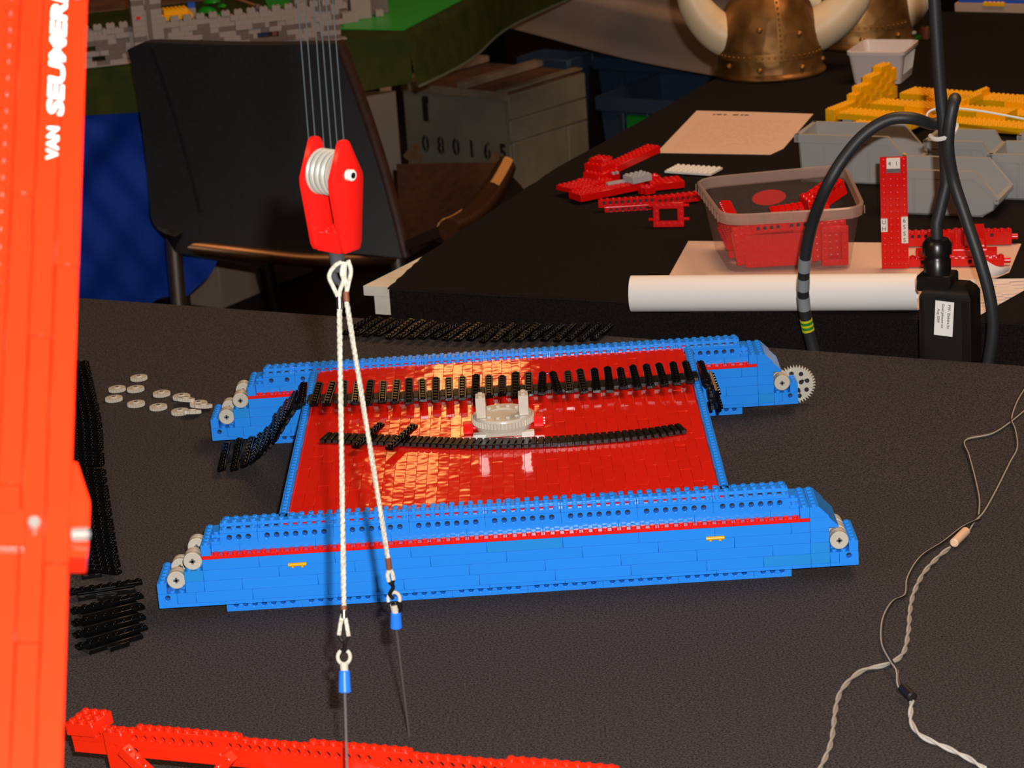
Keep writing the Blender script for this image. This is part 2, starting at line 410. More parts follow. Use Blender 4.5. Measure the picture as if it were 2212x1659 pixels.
# ================================================================== SETTING
b = MB(); b.box(-4, 5, -4, 8, -.05, 0, 'floor'); struct('floor', b)
b = MB(); b.box(-4, 5, 8, 8.1, 0, 3.6, 'plaster'); struct('wall_back', b)
b = MB(); b.box(-4.1, -4, -4, 8, 0, 3.6, 'plaster'); struct('wall_left', b)
# ------------------------------------------------------------------ near table under black felt
def poly_obj(name, pts, z0, z1, m, parent, o):
    b = MB(); b.prism([(p[0] - o[0], p[1] - o[1]) for p in pts], 2, z0, z1, m); return ob(name, b, parent)
A = Vector((-.27, 1.06)); T1 = Vector((.9, -.436)).normalized(); N1 = Vector((-.436, -.9)).normalized()
o1 = A + T1 * .4 + N1 * .9
tb = thing('display_table', 'near display table spread with black felt, carrying the blue and red toy barge', 'table', (o1.x, o1.y, 0))
c4 = [A - T1 * 1.1, A + T1 * 1.75, A + T1 * 1.75 + N1 * 2.35, A - T1 * 1.1 + N1 * 2.35]
poly_obj('tabletop', c4, .715, .746, 'wood_pale', tb, o1)
s0 = at(1570, 1030).xy; s1 = at(2212, 1105).xy; sd = (s1 - s0).normalized()
def hit(p, d):  # seam line x table border line
    det = sd.x * -d.y + sd.y * d.x
    r = p - s0; t = (r.x * -d.y + r.y * d.x) / det
    return s0 + sd * t
eL = hit(c4[0], N1); eR = hit(c4[1], N1); g = Vector((-sd.y, sd.x)) * .0012
if g.y < 0: g = -g
poly_obj('felt_cloth', [c4[0], eL + g, eR + g, c4[1]], .746, .7496, 'felt', tb, o1)
poly_obj('felt_cloth', [eL - g, c4[3], c4[2], eR - g], .746, .75, 'felt', tb, o1)
for q0, q1 in ((c4[0], c4[1]), (c4[1], c4[2]), (c4[2], c4[3]), (c4[3], c4[0])):
    d = (q1 - q0).normalized(); nn = Vector((d.y, -d.x)) * .006
    if nn.dot((c4[0] + c4[2]) / 2 - q0) > 0: nn = -nn
    poly_obj('skirt', [q0, q1, q1 + nn, q0 + nn], .06, .7494, 'felt', tb, o1)
for s in (-1.02, 1.66):
    for t in (.1, 2.25):
        q = A + T1 * s + N1 * t; b = MB(); b.box(q.x - o1.x - .02, q.x - o1.x + .02, q.y - o1.y - .02, q.y - o1.y + .02, 0, .715, 'steel_dark'); ob('leg', b, tb)
# ------------------------------------------------------------------ second table
F2 = Vector((.913, -.407)).normalized(); L2 = Vector((.39, .921)).normalized()
C2 = Vector((.116, 1.018)); o2 = Vector((.9, 1.7))
t2 = thing('display_table', 'second display table under black cloth with a bare wooden board end at its left', 'table', (o2.x, o2.y, 0))
W0 = Vector((.084, 1.041))
poly_obj('tabletop', [W0, W0 + F2 * .06, C2 + F2 * 1.6, Vector((.89, 2.80)) + F2 * 1.5, Vector((.89, 2.80)), Vector((.336, 1.60)), Vector((.163, 1.183))], .7365, .7484, 'wood_white', t2, o2)
lp = [C2, Vector((.161, 1.178)), Vector((.336, 1.611)), Vector((.627, 2.224)), Vector((.872, 2.80))]
lf = []
for i in range(len(lp) - 1):
    for k in range(12):
        q = lp[i].lerp(lp[i + 1], k / 12); lf.append(q + Vector((random.uniform(-.0022, .0014), 0)))
lf.append(lp[-1])
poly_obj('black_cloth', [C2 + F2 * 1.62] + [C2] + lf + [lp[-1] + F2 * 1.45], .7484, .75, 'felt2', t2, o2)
n2 = Vector((-F2.y, F2.x)) * .006
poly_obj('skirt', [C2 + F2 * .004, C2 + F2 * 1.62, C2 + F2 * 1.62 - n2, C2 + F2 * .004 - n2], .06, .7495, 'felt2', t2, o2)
q = W0 + F2 * .012 + L2 * .004
poly_obj('batten', [q, q + F2 * .034, q + F2 * .034 + L2 * .9, q + L2 * .9], .712, .7365, 'wood_white', t2, o2)
for q in (C2 + F2 * .1 + L2 * .2, C2 + F2 * 1.5 + L2 * .1, C2 + F2 * .1 + L2 * 1.8, C2 + F2 * 1.5 + L2 * 1.8):
    b = MB(); b.box(q.x - o2.x - .02, q.x - o2.x + .02, q.y - o2.y - .02, q.y - o2.y + .02, 0, .7365, 'steel_dark'); ob('leg', b, t2)
# ================================================================== THE BARGE
Z0 = .75
bg = thing('toy_barge', 'large toy catamaran barge of blue bricks with a red deck, on the black felt', 'toy barge', (0, 0, Z0))
def put(me, x, y, z, name, rot=None, parent=bg):
    """x, y in studs, z in millimetres above the hull bottom"""
    return ob(name, me, parent, (x * P, y * P, (z + 9.6) / 1000), rot)
def roller(x, y0, z, segs, Y):
    """row of round light-grey bricks on an axle, axis along y"""
    b = MB()
    for a, c in segs:
        r = .0079
        T = Matrix.Translation((0, a * P, 0)) @ Matrix.Rotation(math.radians(-90), 4, 'X'); b.T = T
        L = (c - a) * P
        b.lathe([(.0024, .0012), (.0072, .0009), (r, .0015), (r, L * .48), (r - .0005, L * .5), (r, L * .52), (r, L - .0015), (.0072, L - .001), (.0024, L - .0012)], 'grey', 28)
        b.T = None
    b.T = None
    ya = segs[0][0] * P; yb = segs[-1][1] * P
    for dx, dz in ((.0024, .0009), (.0009, .0024)):
        b.box(-dx, dx, ya + .0004, yb + .002, -dz, dz, 'grey_dark')
    ob('roller', b, bg, (x * P, Y * P, (z + 9.6) / 1000))
def pontoon(Y, back):
    S = lambda lo, hi, first: [lo] + [q for q in range(lo + first, hi, 8)] + [hi]
    lay = [(0, 3.2, S(2, 64, 4)), (3.2, 9.6, S(-2, 64, 8)), (12.8, 9.6, S(0, 64, 4)), (22.4, 9.6, S(0, 64, 8)), (32, 9.6, S(0, 64, 6))]
    lay[1] = (3.2, 9.6, [-1, 5, 13, 21, 29, 37, 45, 53, 59, 64])
    for z, h, xs in lay:
        for a, c in zip(xs, xs[1:]):
            old = (z > 3 and random.random() < .05)
            put(brick(c - a, 6, h / 1000, 'blue_old' if old else 'blue', None), a, Y, z, 'blue_plate' if h < 4 else 'blue_brick')
    # red stripe
    for a in range(0, 64, 8):
        st = [(i, 0) for i in range(8) if 0 < a + i < 63]
        put(brick(8, 6, .0032, 'red', st), a, Y, 41.6, 'red_plate')
    # upper wall, set back one stud
    for a, c in zip([1, 4, 12, 20, 28, 36, 44, 52, 60], [4, 12, 20, 28, 36, 44, 52, 60, 63]):
        put(brick(c - a, 4, .0064, 'blue', None), a, Y + 1, 44.8, 'blue_plate')
    cells = [(2, 6)] + [(q, q + 8) for q in range(6, 54, 8)] + [(54, 62)]
    for a, c in cells:
        hs = list(range(1, c - a))
        if back: hs = [q for q in hs if (a + q) % 2 == 1] if a < 50 else hs
        put(beam(c - a, 4, .0096, 'blue', hs), a, Y + 1, 51.2, 'holed_beam')
        # plate with holes between its studs: row A in front, row B half covered by a one-wide plate
        b = MB(); n = c - a; b.box(.0001, n * P - .0001, .0001, 2 * P, 0, .0032, 'blue', .0003)
        for i in range(n): b.stud((i + .5) * P, .5 * P, .0032, 'blue')
        for q in range(1, n):
            inside = 8 < a + q < 56
            b.cyl((q * P, P * .84, .0031), (q * P, P * .84, .00335), .0027, 'red_matte' if inside else 'hole', 14)
        put(b.mesh('plate_with_holes'), a, Y + 1, 60.8, 'plate_with_holes')
        put(brick(n, 1, .0032, 'blue'), a, Y + 2, 64, 'blue_plate')
        put(brick(n, 2, .0032, 'blue'), a, Y + 3, 60.8, 'blue_plate')
    for x in (1, 62): put(brick(1, 4, .0032, 'blue', [(0, 0), (0, 1)]), x, Y + 1, 51.2, 'blue_plate')
    put(brick(1, 3, .0032, 'blue', [(0, 0)]), 1, Y + 2, 54.4, 'blue_plate'); put(brick(1, 3, .0032, 'blue', [(0, 0)]), 62, Y + 2, 54.4, 'blue_plate')
    # recessed bottom row
    for a, c in [(q, q + 8) for q in range(2, 58, 8)] + [(58, 62)]:
        put(beam(c - a, 4, .0096, 'blue', list(range(1, c - a))), a, Y + 1, -9.6, 'holed_beam')
    # left end
    put(brick(7, 6, .0032, 'blue', None), -5, Y, 0, 'blue_plate')
    put(beam(2, 6, .0096, 'blue', [1], [(1, j) for j in range(6)]), -5, Y, 3.2, 'holed_beam')
    put(brick(2, 6, .0096, 'blue'), -3, Y, 3.2, 'blue_brick')
    put(brick(1, 6, .0096, 'blue'), -5, Y, 12.8, 'blue_brick')
    put(brick(2, 6, .0096, 'blue', None), -2, Y, 12.8, 'blue_brick')
    put(brick(2, 6, .0096, 'blue_old'), -2, Y, 22.4, 'blue_brick')
    put(brick(1, 6, .0096, 'blue'), 0, Y, 44.8, 'blue_brick')
    seg = [(.1, 2.1), (4.3, 6.0)]
    roller(-3, 0, 22.5, [(.6, 2.4), (4.4, 6.0)], Y); roller(-1, 0, 40.2, seg, Y)
    # right end: stepped slope, roller, end column
    D = 3 if back else 6
    put(brick(1, 6, .0096, 'blue'), 63, Y, 44.8, 'blue_brick')
    put(brick(2, D, .0032, 'blue', None), 64, Y, 0, 'blue_plate'); put(brick(3, D, .0032, 'blue', None), 66, Y, 0, 'blue_plate')
    put(brick(2, D, .0096, 'blue_old', None), 64, Y, 3.2, 'blue_brick')
    put(brick(1, D, .0096, 'blue'), 66, Y, 3.2, 'blue_brick')
    put(beam(2, D, .0096, 'blue', [1], [(0, j) for j in range(D)]), 67, Y, 3.2, 'holed_beam')
    put(brick(1, D, .0096, 'blue'), 68, Y, 12.8, 'blue_brick')
    put(brick(2, D, .0096, 'blue_old' if not back else 'blue', None), 64, Y, 12.8, 'blue_brick')
    put(brick(2, D, .0096, 'blue', None), 64, Y, 22.4, 'blue_brick')
    put(brick(2, 6, .0032, 'blue', None), 64, Y, 32, 'blue_plate')
    b = MB(); g = .0001
    b.prism([(g, 0), (3 * P, 0), (3 * P, .0012), (2 * P, .0093), (2 * P, .0095), (g, .0095)], 1, g, 6 * P - g, 'blue'); put(b.mesh('slope'), 64, Y, 35.2, 'slope_brick')
    b = MB(); b.prism([(g, 0), (2 * P, 0), (2 * P, .0012), (P, .0095), (g, .0095)], 1, g, 6 * P - g, 'blue')
    for j in range(6): b.stud(.5 * P, (j + .5) * P, .0095, 'blue')
    put(b.mesh('slope'), 64, Y, 44.8, 'slope_brick')
    roller(67.05, 0, 22.4, [(.1, 1.9), (2.0, 3.0)] if back else [(.1, 2.0), (2.1, 4.0), (4.1, 5.9)], Y)
    # yellow clips on the side
    if not back:
        for x in (9, 53):
            b = MB(); b.cyl((.0002, -.0011, .0016), (2 * P - .0002, -.0011, .0016), .0016, 'yellow', 12, ch=.0003)
            for q in (.5, 1.5): b.cyl((q * P, -.0011, -.0008), (q * P, -.0011, .0012), .0013, 'yellow', 10)
            b.box(.0008, 2 * P - .0008, -.0012, 0, .0004, .0028, 'yellow')
            put(b.mesh('clip'), x, Y, 31.2, 'yellow_clip')
pontoon(0, False); pontoon(55, True)
# deck: red bricks laid on their sides, stacked from left to right, none of them lying quite true
XD0 = 9 * P + .0019; nC = 38
for c in range(nC):
    y = 3.0; off = (0, 4, 2, 6, 3)[c % 5]; cuts = [3] + [q for q in range(3 + (off or 8), 56, 8)] + [56]
    if cuts[-1] - cuts[-2] < 2: cuts.pop(-2)
    for a, e in zip(cuts, cuts[1:]):
        key = ('deck', e - a, c == 0)
        if key not in CACHE:
            b = MB(); n = e - a; b.box(-.0048 + .00003, .0048 - .00003, -n * P / 2 + .00004, n * P / 2 - .00004, -.008, 0, 'red_deck', .0002)
            if c == 0:
                b.T = Matrix.Rotation(math.radians(-90), 4, 'Y')
                for j in range(n): b.stud(-.0032, (j + .5 - n / 2) * P, .0048, 'red_deck', n=8)
                b.T = None
            CACHE[key] = b.mesh('deck_brick')
        k = 1.0
        rx, ry = random.gauss(0, .0040) * k, random.gauss(0, .0045) * k
        ob('deck_brick', CACHE[key], bg, (XD0 + (c + .5) * .0096, (a + e) / 2 * P, .0736 + random.uniform(-.00006, .00006)), (rx, ry, 0))
for x in (8, 55):
    for a in range(3, 56, 8):
        n = min(8, 56 - a); put(brick(1, n, .0032, 'blue'), x, a, 60.8, 'blue_plate')
b = MB(); b.box(8.05 * P, 55.95 * P, 6.2 * P, 54.8 * P, 0, .010, 'red'); ob('deck_frame', b, bg, (0, 0, .0605))
# toothed wheel on the far axle
def gear_mesh(R, teeth, th, m, holes=(), hub=.004, root=.86):
    b = MB(); n = teeth * 4; prof = []
    for i in range(n):
        k = i % 4; r = R if k in (1, 2) else R * root
        a = 2 * math.pi * (i + (.28 if k == 1 else -.28 if k == 2 else 0)) / n; prof.append((r * math.cos(a), r * math.sin(a)))
    b.prism(prof, 2, -th / 2, th / 2, m)
    b.cyl((0, 0, -th / 2 - hub - .0003), (0, 0, th / 2 + hub + .0003), max(.0035, R * .2), m, 18)
    for x, y, r in holes:
        b.cyl((x, y, th / 2), (x, y, th / 2 + .0006), r * 1.25, m, 16); b.cyl((x, y, th / 2 + .0002), (x, y, th / 2 + .0008), r, 'hole', 14)
    return b
hs = [(.0062 * math.cos(a), .0062 * math.sin(a), .0024) for a in (.4, 2.0, 3.5, 5.1)] + [(.0125 * math.cos(a), .0125 * math.sin(a), .0024) for a in [i * math.pi / 4 + .3 for i in range(8)]]
g40 = gear_mesh(.0205, 40, .003, 'grey', hs, 0)
for a in [i * math.pi / 2 + .45 for i in range(4)]:
    g40.T = Matrix.Rotation(a, 4, 'Z'); g40.box(.0065, .0105, -.0005, .0005, .0015, .0022, 'hole'); g40.box(.0079, .0089, -.0018, .0018, .0015, .0022, 'hole')
g40.T = None
ob('toothed_wheel', g40, bg, (69.05 * P, 58.6 * P, .0212), (math.radians(90), 0, 0))
# ================================================================== TRACK CHAINS
def track_link(w=.0049, d=.020, m='black_link'):
    key = ('link', w, d)
    if key not in CACHE:
        b = MB(); b.box(-w / 2, w / 2, -d / 2, d / 2, -.0022, .0022, m, .0005)
        b.box(-w / 2 - .0008, w / 2 + .0008, -d / 2 + .002, -d / 2 + .006, -.0012, .0012, 'black_link'); b.box(-w / 2 - .0008, w / 2 + .0008, d / 2 - .006, d / 2 - .002, -.0012, .0012, 'black_link')
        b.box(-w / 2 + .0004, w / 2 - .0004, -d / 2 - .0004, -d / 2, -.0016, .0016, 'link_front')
        CACHE[key] = b.mesh('track_link')
    return CACHE[key]
def shoe():
    if 'shoe' not in CACHE:
        b = MB(); b.box(-.0039, .0039, -.0319, .0319, 0, .0032, 'black', .0004)
        for j in range(8): b.stud(0, (j - 3.5) * P, .0032, 'black')
        b.box(-.0024, .0024, -.006, .006, -.0028, 0, 'black_link')
        CACHE['shoe'] = b.mesh('track_shoe')
    return CACHE['shoe']
def chain(root, pts, step, every=2, lift=.0022, jit=0.0, dirs=None, base=None, linkd=.020):
    """links along a path with a shoe across every second one; dirs = across direction"""
    o = Vector(root.location); path = resample(pts, step); n = len(path)
    for i, p in enumerate(path):
        t = (path[min(i + 1, n - 1)] - path[max(i - 1, 0)]).normalized()
        ac = dirs(i / (n - 1)) if dirs else Vector((0, 1, 0))
        M = frame_y(t, ac, p - o)
        if every == 1 or i % every == 1 or linkd < .019:
            l = ob('track_link', track_link(.0049, linkd), root); l.matrix_local = M
        if every and (i % every == 0):
            s = ob('track_shoe', shoe(), root); r = Matrix.Rotation(random.gauss(0, jit), 4, 'Y') @ Matrix.Rotation(random.gauss(0, jit), 4, 'X') @ Matrix.Rotation(random.gauss(0, jit * .6), 4, 'Z')
            s.matrix_local = M @ Matrix.Translation((0, 0, lift)) @ r
zd = Z0 + .0736 + .0096 - .0096
zdk = Z0 + .0736
ch1 = thing('crawler_track', 'long black crawler track laid across the red deck, drooping over both sides', 'toy track', (30 * P, 42 * P, zdk))
yc = 42.2 * P
pts = smooth_path([(-2.7 * P, 48.2 * P, Z0 + .006), (1.0 * P, 47.8 * P, Z0 + .012), (3.6 * P, 46.4 * P, Z0 + .030), (6.0 * P, 44.4 * P, Z0 + .058), (7.8 * P, 43.2 * P, Z0 + .0765), (9.6 * P, 42.7 * P, zdk + .0045),
                   (20 * P, 42.0 * P, zdk + .0032), (33.2 * P, 41.8 * P, zdk + .0030), (45 * P, 41.6 * P, zdk + .0030), (53.6 * P, 41.9 * P, zdk + .0042), (55.9 * P, 42.0 * P, zdk + .0046),
                   (56.8 * P, 42.1 * P, Z0 + .0720), (57.15 * P, 42.2 * P, Z0 + .060), (57.2 * P, 42.3 * P, Z0 + .044)], 8)
chain(ch1, pts, .0064, 2, .0034, .035, dirs=lambda f: Vector((.03, 1, .12)) if f < .10 else Vector((.02, 1, .06)) if f < .17 else Vector((0, 1, 0)))
ch2 = thing('crawler_track', 'short bare black track with two cross plates, lying nearer on the red deck', 'toy track', (30 * P, 24 * P, zdk))
pts = smooth_path([(x * P, y * P, zdk + .0025) for x, y in ((11.7, 28.6), (16.9, 26.9), (22.2, 25.2), (27.5, 23.5), (32.8, 22.5), (38, 22.1), (43.3, 22.3), (48.5, 22.8), (52.5, 23.8))], 8)
o = Vector(ch2.location); path = resample(pts, .0064); n = len(path)
for i, p in enumerate(path):
    t = (path[min(i + 1, n - 1)] - path[max(i - 1, 0)]).normalized(); a = i / n
    l = ob('track_link', track_link(.0049, .020), ch2); l.matrix_local = frame(t, (.25 - .9 * abs(a) * .35, 1, 0), p - o)
for q0, q1 in (((15.13, 22.24), (18.24, 31.2)), ((18.96, 20.85), (22.16, 30.0))):
    a = Vector((q0[0] * P, q0[1] * P, zdk + .0052)); c = Vector((q1[0] * P, q1[1] * P, zdk + .0052)); d = (c - a).normalized()
    s = ob('track_shoe', shoe(), ch2); s.matrix_local = frame((d.y, -d.x, 0), d, (a + c) / 2 - o)
ch3 = thing('crawler_track', 'wide black crawler track lying on the felt beside the red crane mast', 'toy track', (-18 * P, 45 * P, Z0))
e = [(-26.7, 95.8), (-23.38, 80.2), (-20.78, 67.8), (-18.21, 52.6), (-15.5, 38.6), (-12.26, 22.7), (-10.4, 14.4)]
pts = smooth_path([((x - 3.9) * P, (y - .9) * P, Z0 + .0025) for x, y in e], 8)
o = Vector(ch3.location); path = resample(pts, .0122); n = len(path)
for i, p in enumerate(path):
    f = i / (n - 1); ang = math.radians(-6 - 22 * f ** 2)
    ac = Vector((math.cos(ang), math.sin(ang), 0)); t = (path[min(i + 1, n - 1)] - path[max(i - 1, 0)]).normalized()
    z = .0022
    s = ob('track_shoe', shoe(), ch3); s.matrix_local = frame((-ac.y, ac.x, 0), -ac, p - o + Vector((0, 0, z))) @ Matrix.Rotation(random.gauss(0, .03), 4, 'X') @ Matrix.Rotation(random.gauss(0, .05), 4, 'Y')
    l = ob('track_link', track_link(.0049, .018), ch3); l.matrix_local = frame(t, ac, p - o + Vector((0, 0, -.0003)) + t * .0061)
c3 = at(306, 1240); 
for (x0, y0), (x1, y1) in [((-15.6, 7.2), (-8.2, 9.0)), ((-14.6, 1.6), (-7.5, 5.0)), ((-13.9, -1.8), (-7.0, 1.9)), ((-13.2, -5.0), (-6.6, -1.0)), ((-12.4, -8.2), (-6.1, -3.9))]:
    a = Vector((x0 * P, y0 * P, Z0 + .003)); c = Vector((x1 * P, y1 * P, Z0 + .003)); d = (c - a).normalized()
    s = ob('track_shoe', shoe(), ch3); s.matrix_local = frame((d.y, -d.x, 0), d, (a + c) / 2 - o + Vector((0, 0, .0022)))
    l = ob('track_link', track_link(.0150, .050), ch3); l.matrix_local = frame((d.y, -d.x, 0), d, (a + c) / 2 - o + Vector((0, 0, -.0004)))
    l = ob('track_link', track_link(.0049, .018), ch3); l.matrix_local = frame((d.y, -d.x, 0), d, (a + c) / 2 - o + Vector((d.y, -d.x, 0)) * .012 + Vector((0, 0, -.0002)))
ch4 = thing('crawler_track', 'black crawler track half hidden behind the far blue pontoon', 'toy track', (28 * P, 99 * P, Z0))
e = [(11, 104.5), (16.5, 101.7), (24, 98.6), (32, 96.2), (41.8, 94.2), (46, 93.4)]
pts = smooth_path([(x * P, y * P, Z0 + .0025) for x, y in e], 8)
chain(ch4, pts, .0070, 2, .0024, .03, dirs=lambda f: Vector((.50 - .15 * f, 1, 0)))
# ================================================================== SMALL THINGS ON THE FELT
gl = [((300, 816), 'farthest back of the scatter'), ((253, 840), 'left one of the second row'),
      ((293, 840), 'right one of the second row'), ((246, 861), 'leftmost, nearest the black track'),
      ((294, 872), 'alone at the lower left middle'), ((349, 850), 'alone above, left of the heap'),
      ((342, 879), 'alone below, left of the heap'), ((392, 857), 'at the back left of the heap'), ((402, 868), 'leaning at the heap centre'),
      ((429, 872), 'at the back right of the heap'), ((440, 882), 'rightmost, closest to the blue hull'), ((389, 889), 'at the front left of the heap'), ((416, 895), 'frontmost of the heap')]
gm = None
for i, ((u, v), lab) in enumerate(gl):
    p = at(u, v, .7525); up = i in (8, 10, 12)
    g = thing('toy_gear', 'small light-grey toy gear on the felt, ' + lab, 'gear', (p.x, p.y, .7522 + (.0030 if up else 0)), random.uniform(0, 1), 'loose grey gears left of the barge')
    if gm is None:
        b = gear_mesh(.0094, 20, .0036, 'grey', (), 0, .9); gm = b.mesh('rim')
        b = MB(); b.cyl((0, 0, .0016), (0, 0, .0030), .0042, 'grey', 18, ch=.0004); b.cyl((0, 0, .0029), (0, 0, .0031), .0022, 'grey_dark', 12)
        hm = b.mesh('hub')
    r = ob('rim', gm, g); h = ob('hub', hm, g)
    if up: g.rotation_euler = (random.uniform(-.18, -.1), random.uniform(.08, .2), random.uniform(0, 1))
# ------------------------------------------------------------------ turntable on the deck
tt = thing('toy_turntable', 'round grey toothed turntable with two upright posts in the middle of the red deck', 'turntable', (32.2 * P, 28 * P, Z0 + .0737))
b = MB()
b.box(-.018, .018, -.018, .018, 0, .0032, 'grey', .0004); b.cyl((0, 0, .003), (0, 0, .0062), .0245, 'grey', 40)
for x in (-.022, .022):
    for y in (-.0195, .0195): b.box(x - .006, x + .006, y - .004, y + .004, 0, .005, 'white', .0005)
ob('base', b, tt)
b = gear_mesh(.0288, 56, .0055, 'grey', (), 0, .965); b2 = MB()
ring = ob('gear_ring', b, tt, (0, 0, .0126)); b = MB(); b.cyl((0, 0, .0062), (0, 0, .0100), .0262, 'grey', 40, r1=.0275); ob('skirt_ring', b, tt)
b = MB(); n = 48
prof = [(.0125, .0060), (.0272, .0060), (.0272, .0125), (.0262, .0138), (.0130, .0138), (.0125, .0132)]
vs = []
for r, z in prof: vs += [(r * math.cos(2 * math.pi * i / n), r * math.sin(2 * math.pi * i / n), z) for i in range(n)]
k = len(prof); b.add(vs, [(a * n + i, a * n + (i + 1) % n, ((a + 1) % k) * n + (i + 1) % n, ((a + 1) % k) * n + i) for a in range(k) for i in range(n)], 'grey')
for i in range(12):
    a = 2 * math.pi * (i + .5) / 12; b.stud(.0180 * math.cos(a), .0180 * math.sin(a), .0138, 'grey')
for i in range(24):
    a = 2 * math.pi * i / 24; b.T = Matrix.Rotation(a, 4, 'Z'); b.box(.0118, .0127, -.0006, .0006, .006, .0132, 'grey'); b.T = None
ob('top_ring', b, tt, (0, 0, .0038))
b = MB(); b.cyl((0, 0, .0125), (0, 0, .0127), .0123, 'grey', 32); b.cyl((0, 0, .0120), (0, 0, .0130), .0112, 'grey', 32); ob('inner_disc', b, tt, (0, 0, .0035))
for x in (-.0196, .0196):
    b = MB(); b.box(-.0045, .0045, -.0078, .0078, 0, .0192, 'grey', .0004); b.box(.0039, .0047, -.005, .005, .011, .018, 'grey', .0002)
    for y in (-.004, .004): b.stud(0, y, .0192, 'grey')
    ob('post', b, tt, (x, -.006, .0176))
for x, z in ((-.0325, .001), (.0325, .004)):
    b = MB(); b.box(-.0045, .0045, -.0046, .0046, 0, .0096, 'red', .0003); b.cyl((-.0045 if x > 0 else .0045, 0, .004), (-.0095 if x > 0 else .0095, 0, .004), .0022, 'red', 12)
    if x > 0:
        for q in (.0025, .005, .0075): b.cyl((.0044, -.003, q), (.0058, -.003, q), .0008, 'white', 8)  # white pegs put the glints of side studs into colour
    ob('side_brick', b, tt, (x, -.002, z))
# ================================================================== RED CRANE MAST, close to the lens
Bp = atd(135, 1659, .93); Tp = atd(190, 0, 1.08)
zz = (Tp - Bp).normalized(); rr = Vector(ray(172, 700)).normalized(); yy = (rr - zz * rr.dot(zz)).normalized(); xx = yy.cross(zz)
MM = Matrix(((xx.x, yy.x, zz.x, 0), (xx.y, yy.y, zz.y, 0), (xx.z, yy.z, zz.z, 0), (0, 0, 0, 1)))
tl = (Bp.z - .795) / zz.z; base = Bp - zz * tl
MM.translation = base
mast = thing('crane_mast', 'tall red toy crane mast with white lettering, close to the lens at the left', 'toy crane', mw=MM)
LZ = (Tp - Bp).length
def zv(v):
    t = .93 * (1659 - v) / (.93 * (1659 - v) - 1.08 * (0 - v)); return tl + LZ * t
strips = [(-.0278, -.0187), (-.0187, -.0096), (-.0096, 0.0)]
top = tl + LZ + .22
for k, (x0, x1) in enumerate(strips):
    z = 0.0; L = .128; i = 0
    while z < top - .01:
        L = .128 if i else (.128, .064, .096)[k]; z1 = min(top, z + L)
        b = MB(); b.box(x0 + .00012, x1 - .00012, random.uniform(0, .00012), .012, z + .00012, z1 - .00012, 'red_crane', .0005); ob('mast_brick', b, mast); z = z1; i += 1
b = MB(); b.box(-.060, -.0005, .0125, .050, 0, top, 'red_crane'); ob('mast_core', b, mast)
b = MB(); b.box(-.0620, -.0280, .0042, .0120, 0, top, 'red_crane', .0004)
b.T = Matrix.Rotation(math.radians(90), 4, 'X')
for j in range(int(top / P)):
    for i in range(4): b.stud(-.0318 - i * P, (j + .5) * P, -.0042, 'red_crane')
b.T = None
ob('studded_panel', b, mast)
m1 = Matrix(((0, -1, 0, 0), (0, 0, -1, 0), (1, 0, 0, 0), (0, 0, 0, 1)))
text('VAN', .0067, 'white_hot', mast, None, None, 'lettering', 1.14, 0.0, .00008, .0001, mw=Matrix.Translation((-.0100, -.0002, zv(347))) @ m1)
text('SEUMEREN', .0087, 'white_hot', mast, None, None, 'lettering', 1.80, .12, .00022, .0001, mw=Matrix.Translation((-.0088, -.0002, zv(254))) @ m1)
b = MB(); b.prism([(0, zv(1000)), (.0017, zv(1000)), (.0068, zv(1082)), (.0070, zv(1090)), (.0070, zv(1165)), (.0064, zv(1206)), (0, zv(1206))], 1, -.0005, .014, 'red_crane'); ob('bracket', b, mast)
b = MB(); b.box(-.0002, .0016, -.0012, -.0004, zv(1206), zv(1000), 'red_crane', .0003); ob('bracket_rib', b, mast)
b = MB(); zc = zv(1163); b.cyl((.0005, -.0035, zc), (.0072, -.0045, zc), .0027, 'pin_grey', 18, ch=.0005); b.cyl((.0071, -.0045, zc), (.0074, -.0045, zc), .0017, 'grey_dark', 14); ob('pin', b, mast)
b = MB(); b.box(-.065, -.0165, -.0030, .0, zv(1190), zv(1112), 'red_crane', .0006)
for i in range(5): b.stud(-.019 - i * P, .001, zv(1112), 'red_crane')
ob('cross_brick', b, mast)
b = MB(); zc = zv(1137); b.cyl((-.0135, .0, zc), (-.0135, -.0045, zc), .0024, 'pin_grey', 16, ch=.0006); ob('pin', b, mast)
# ================================================================== RED LATTICE BOOM, bottom left
Lv = lambda u: 1605 + .088 * (u - 526)
A0 = atd(150, Lv(150), 1.83); A1 = atd(1330, Lv(1330), 1.625)
MT = frame(A1 - A0, (0, 1, 0), A0)
tr = thing('crane_boom', 'red toy lattice boom with studs and holes lying across the bottom left corner', 'toy crane', mw=MT)
LB = (A1 - A0).length
def xb(u):  # distance along the boom for a picture column
    t = 1.83 * (u - 150) / (1.83 * (u - 150) - 1.625 * (u - 1330)); return LB * t
nb = int((LB + .05) / P); a = 0
while a < nb:
    c = min(nb, a + 16)
    if c - a > 1:
        ob('holed_beam', beam(c - a, 1, BH, 'red_crane', list(range(1, c - a)), 'all', .004), tr, (a * P, 0, -BH))
        ob('brick', brick(c - a, 1, BH, 'red_crane', None), tr, (a * P, 0, -2 * BH))
    a = c
for u0, u1 in ((285, 512), (668, 880), (1082, 1330)):
    k0 = round(xb(u0) / P); k1 = round(xb(u1) / P); ob('plate', brick(k1 - k0, 1, PH, 'red_crane'), tr, (k0 * P, 0, 0))
ob('end_brick', brick(3, 3, BH, 'red_crane'), tr, (0, -.004, -.004))
ob('post', beam(2, 1, .060, 'red_crane', [1], None), tr, (xb(238), -.0085, -.064))
ob('cap', brick(2, 1, BH, 'red_crane'), tr, (xb(238), -.0085, -.004 - BH * .2))
b = MB(); b.cyl((0, -.0004, 0), (0, .001, 0), .0026, 'hole', 14); ob('pin_hole', b, tr, (xb(300), -.0086, -.0098))
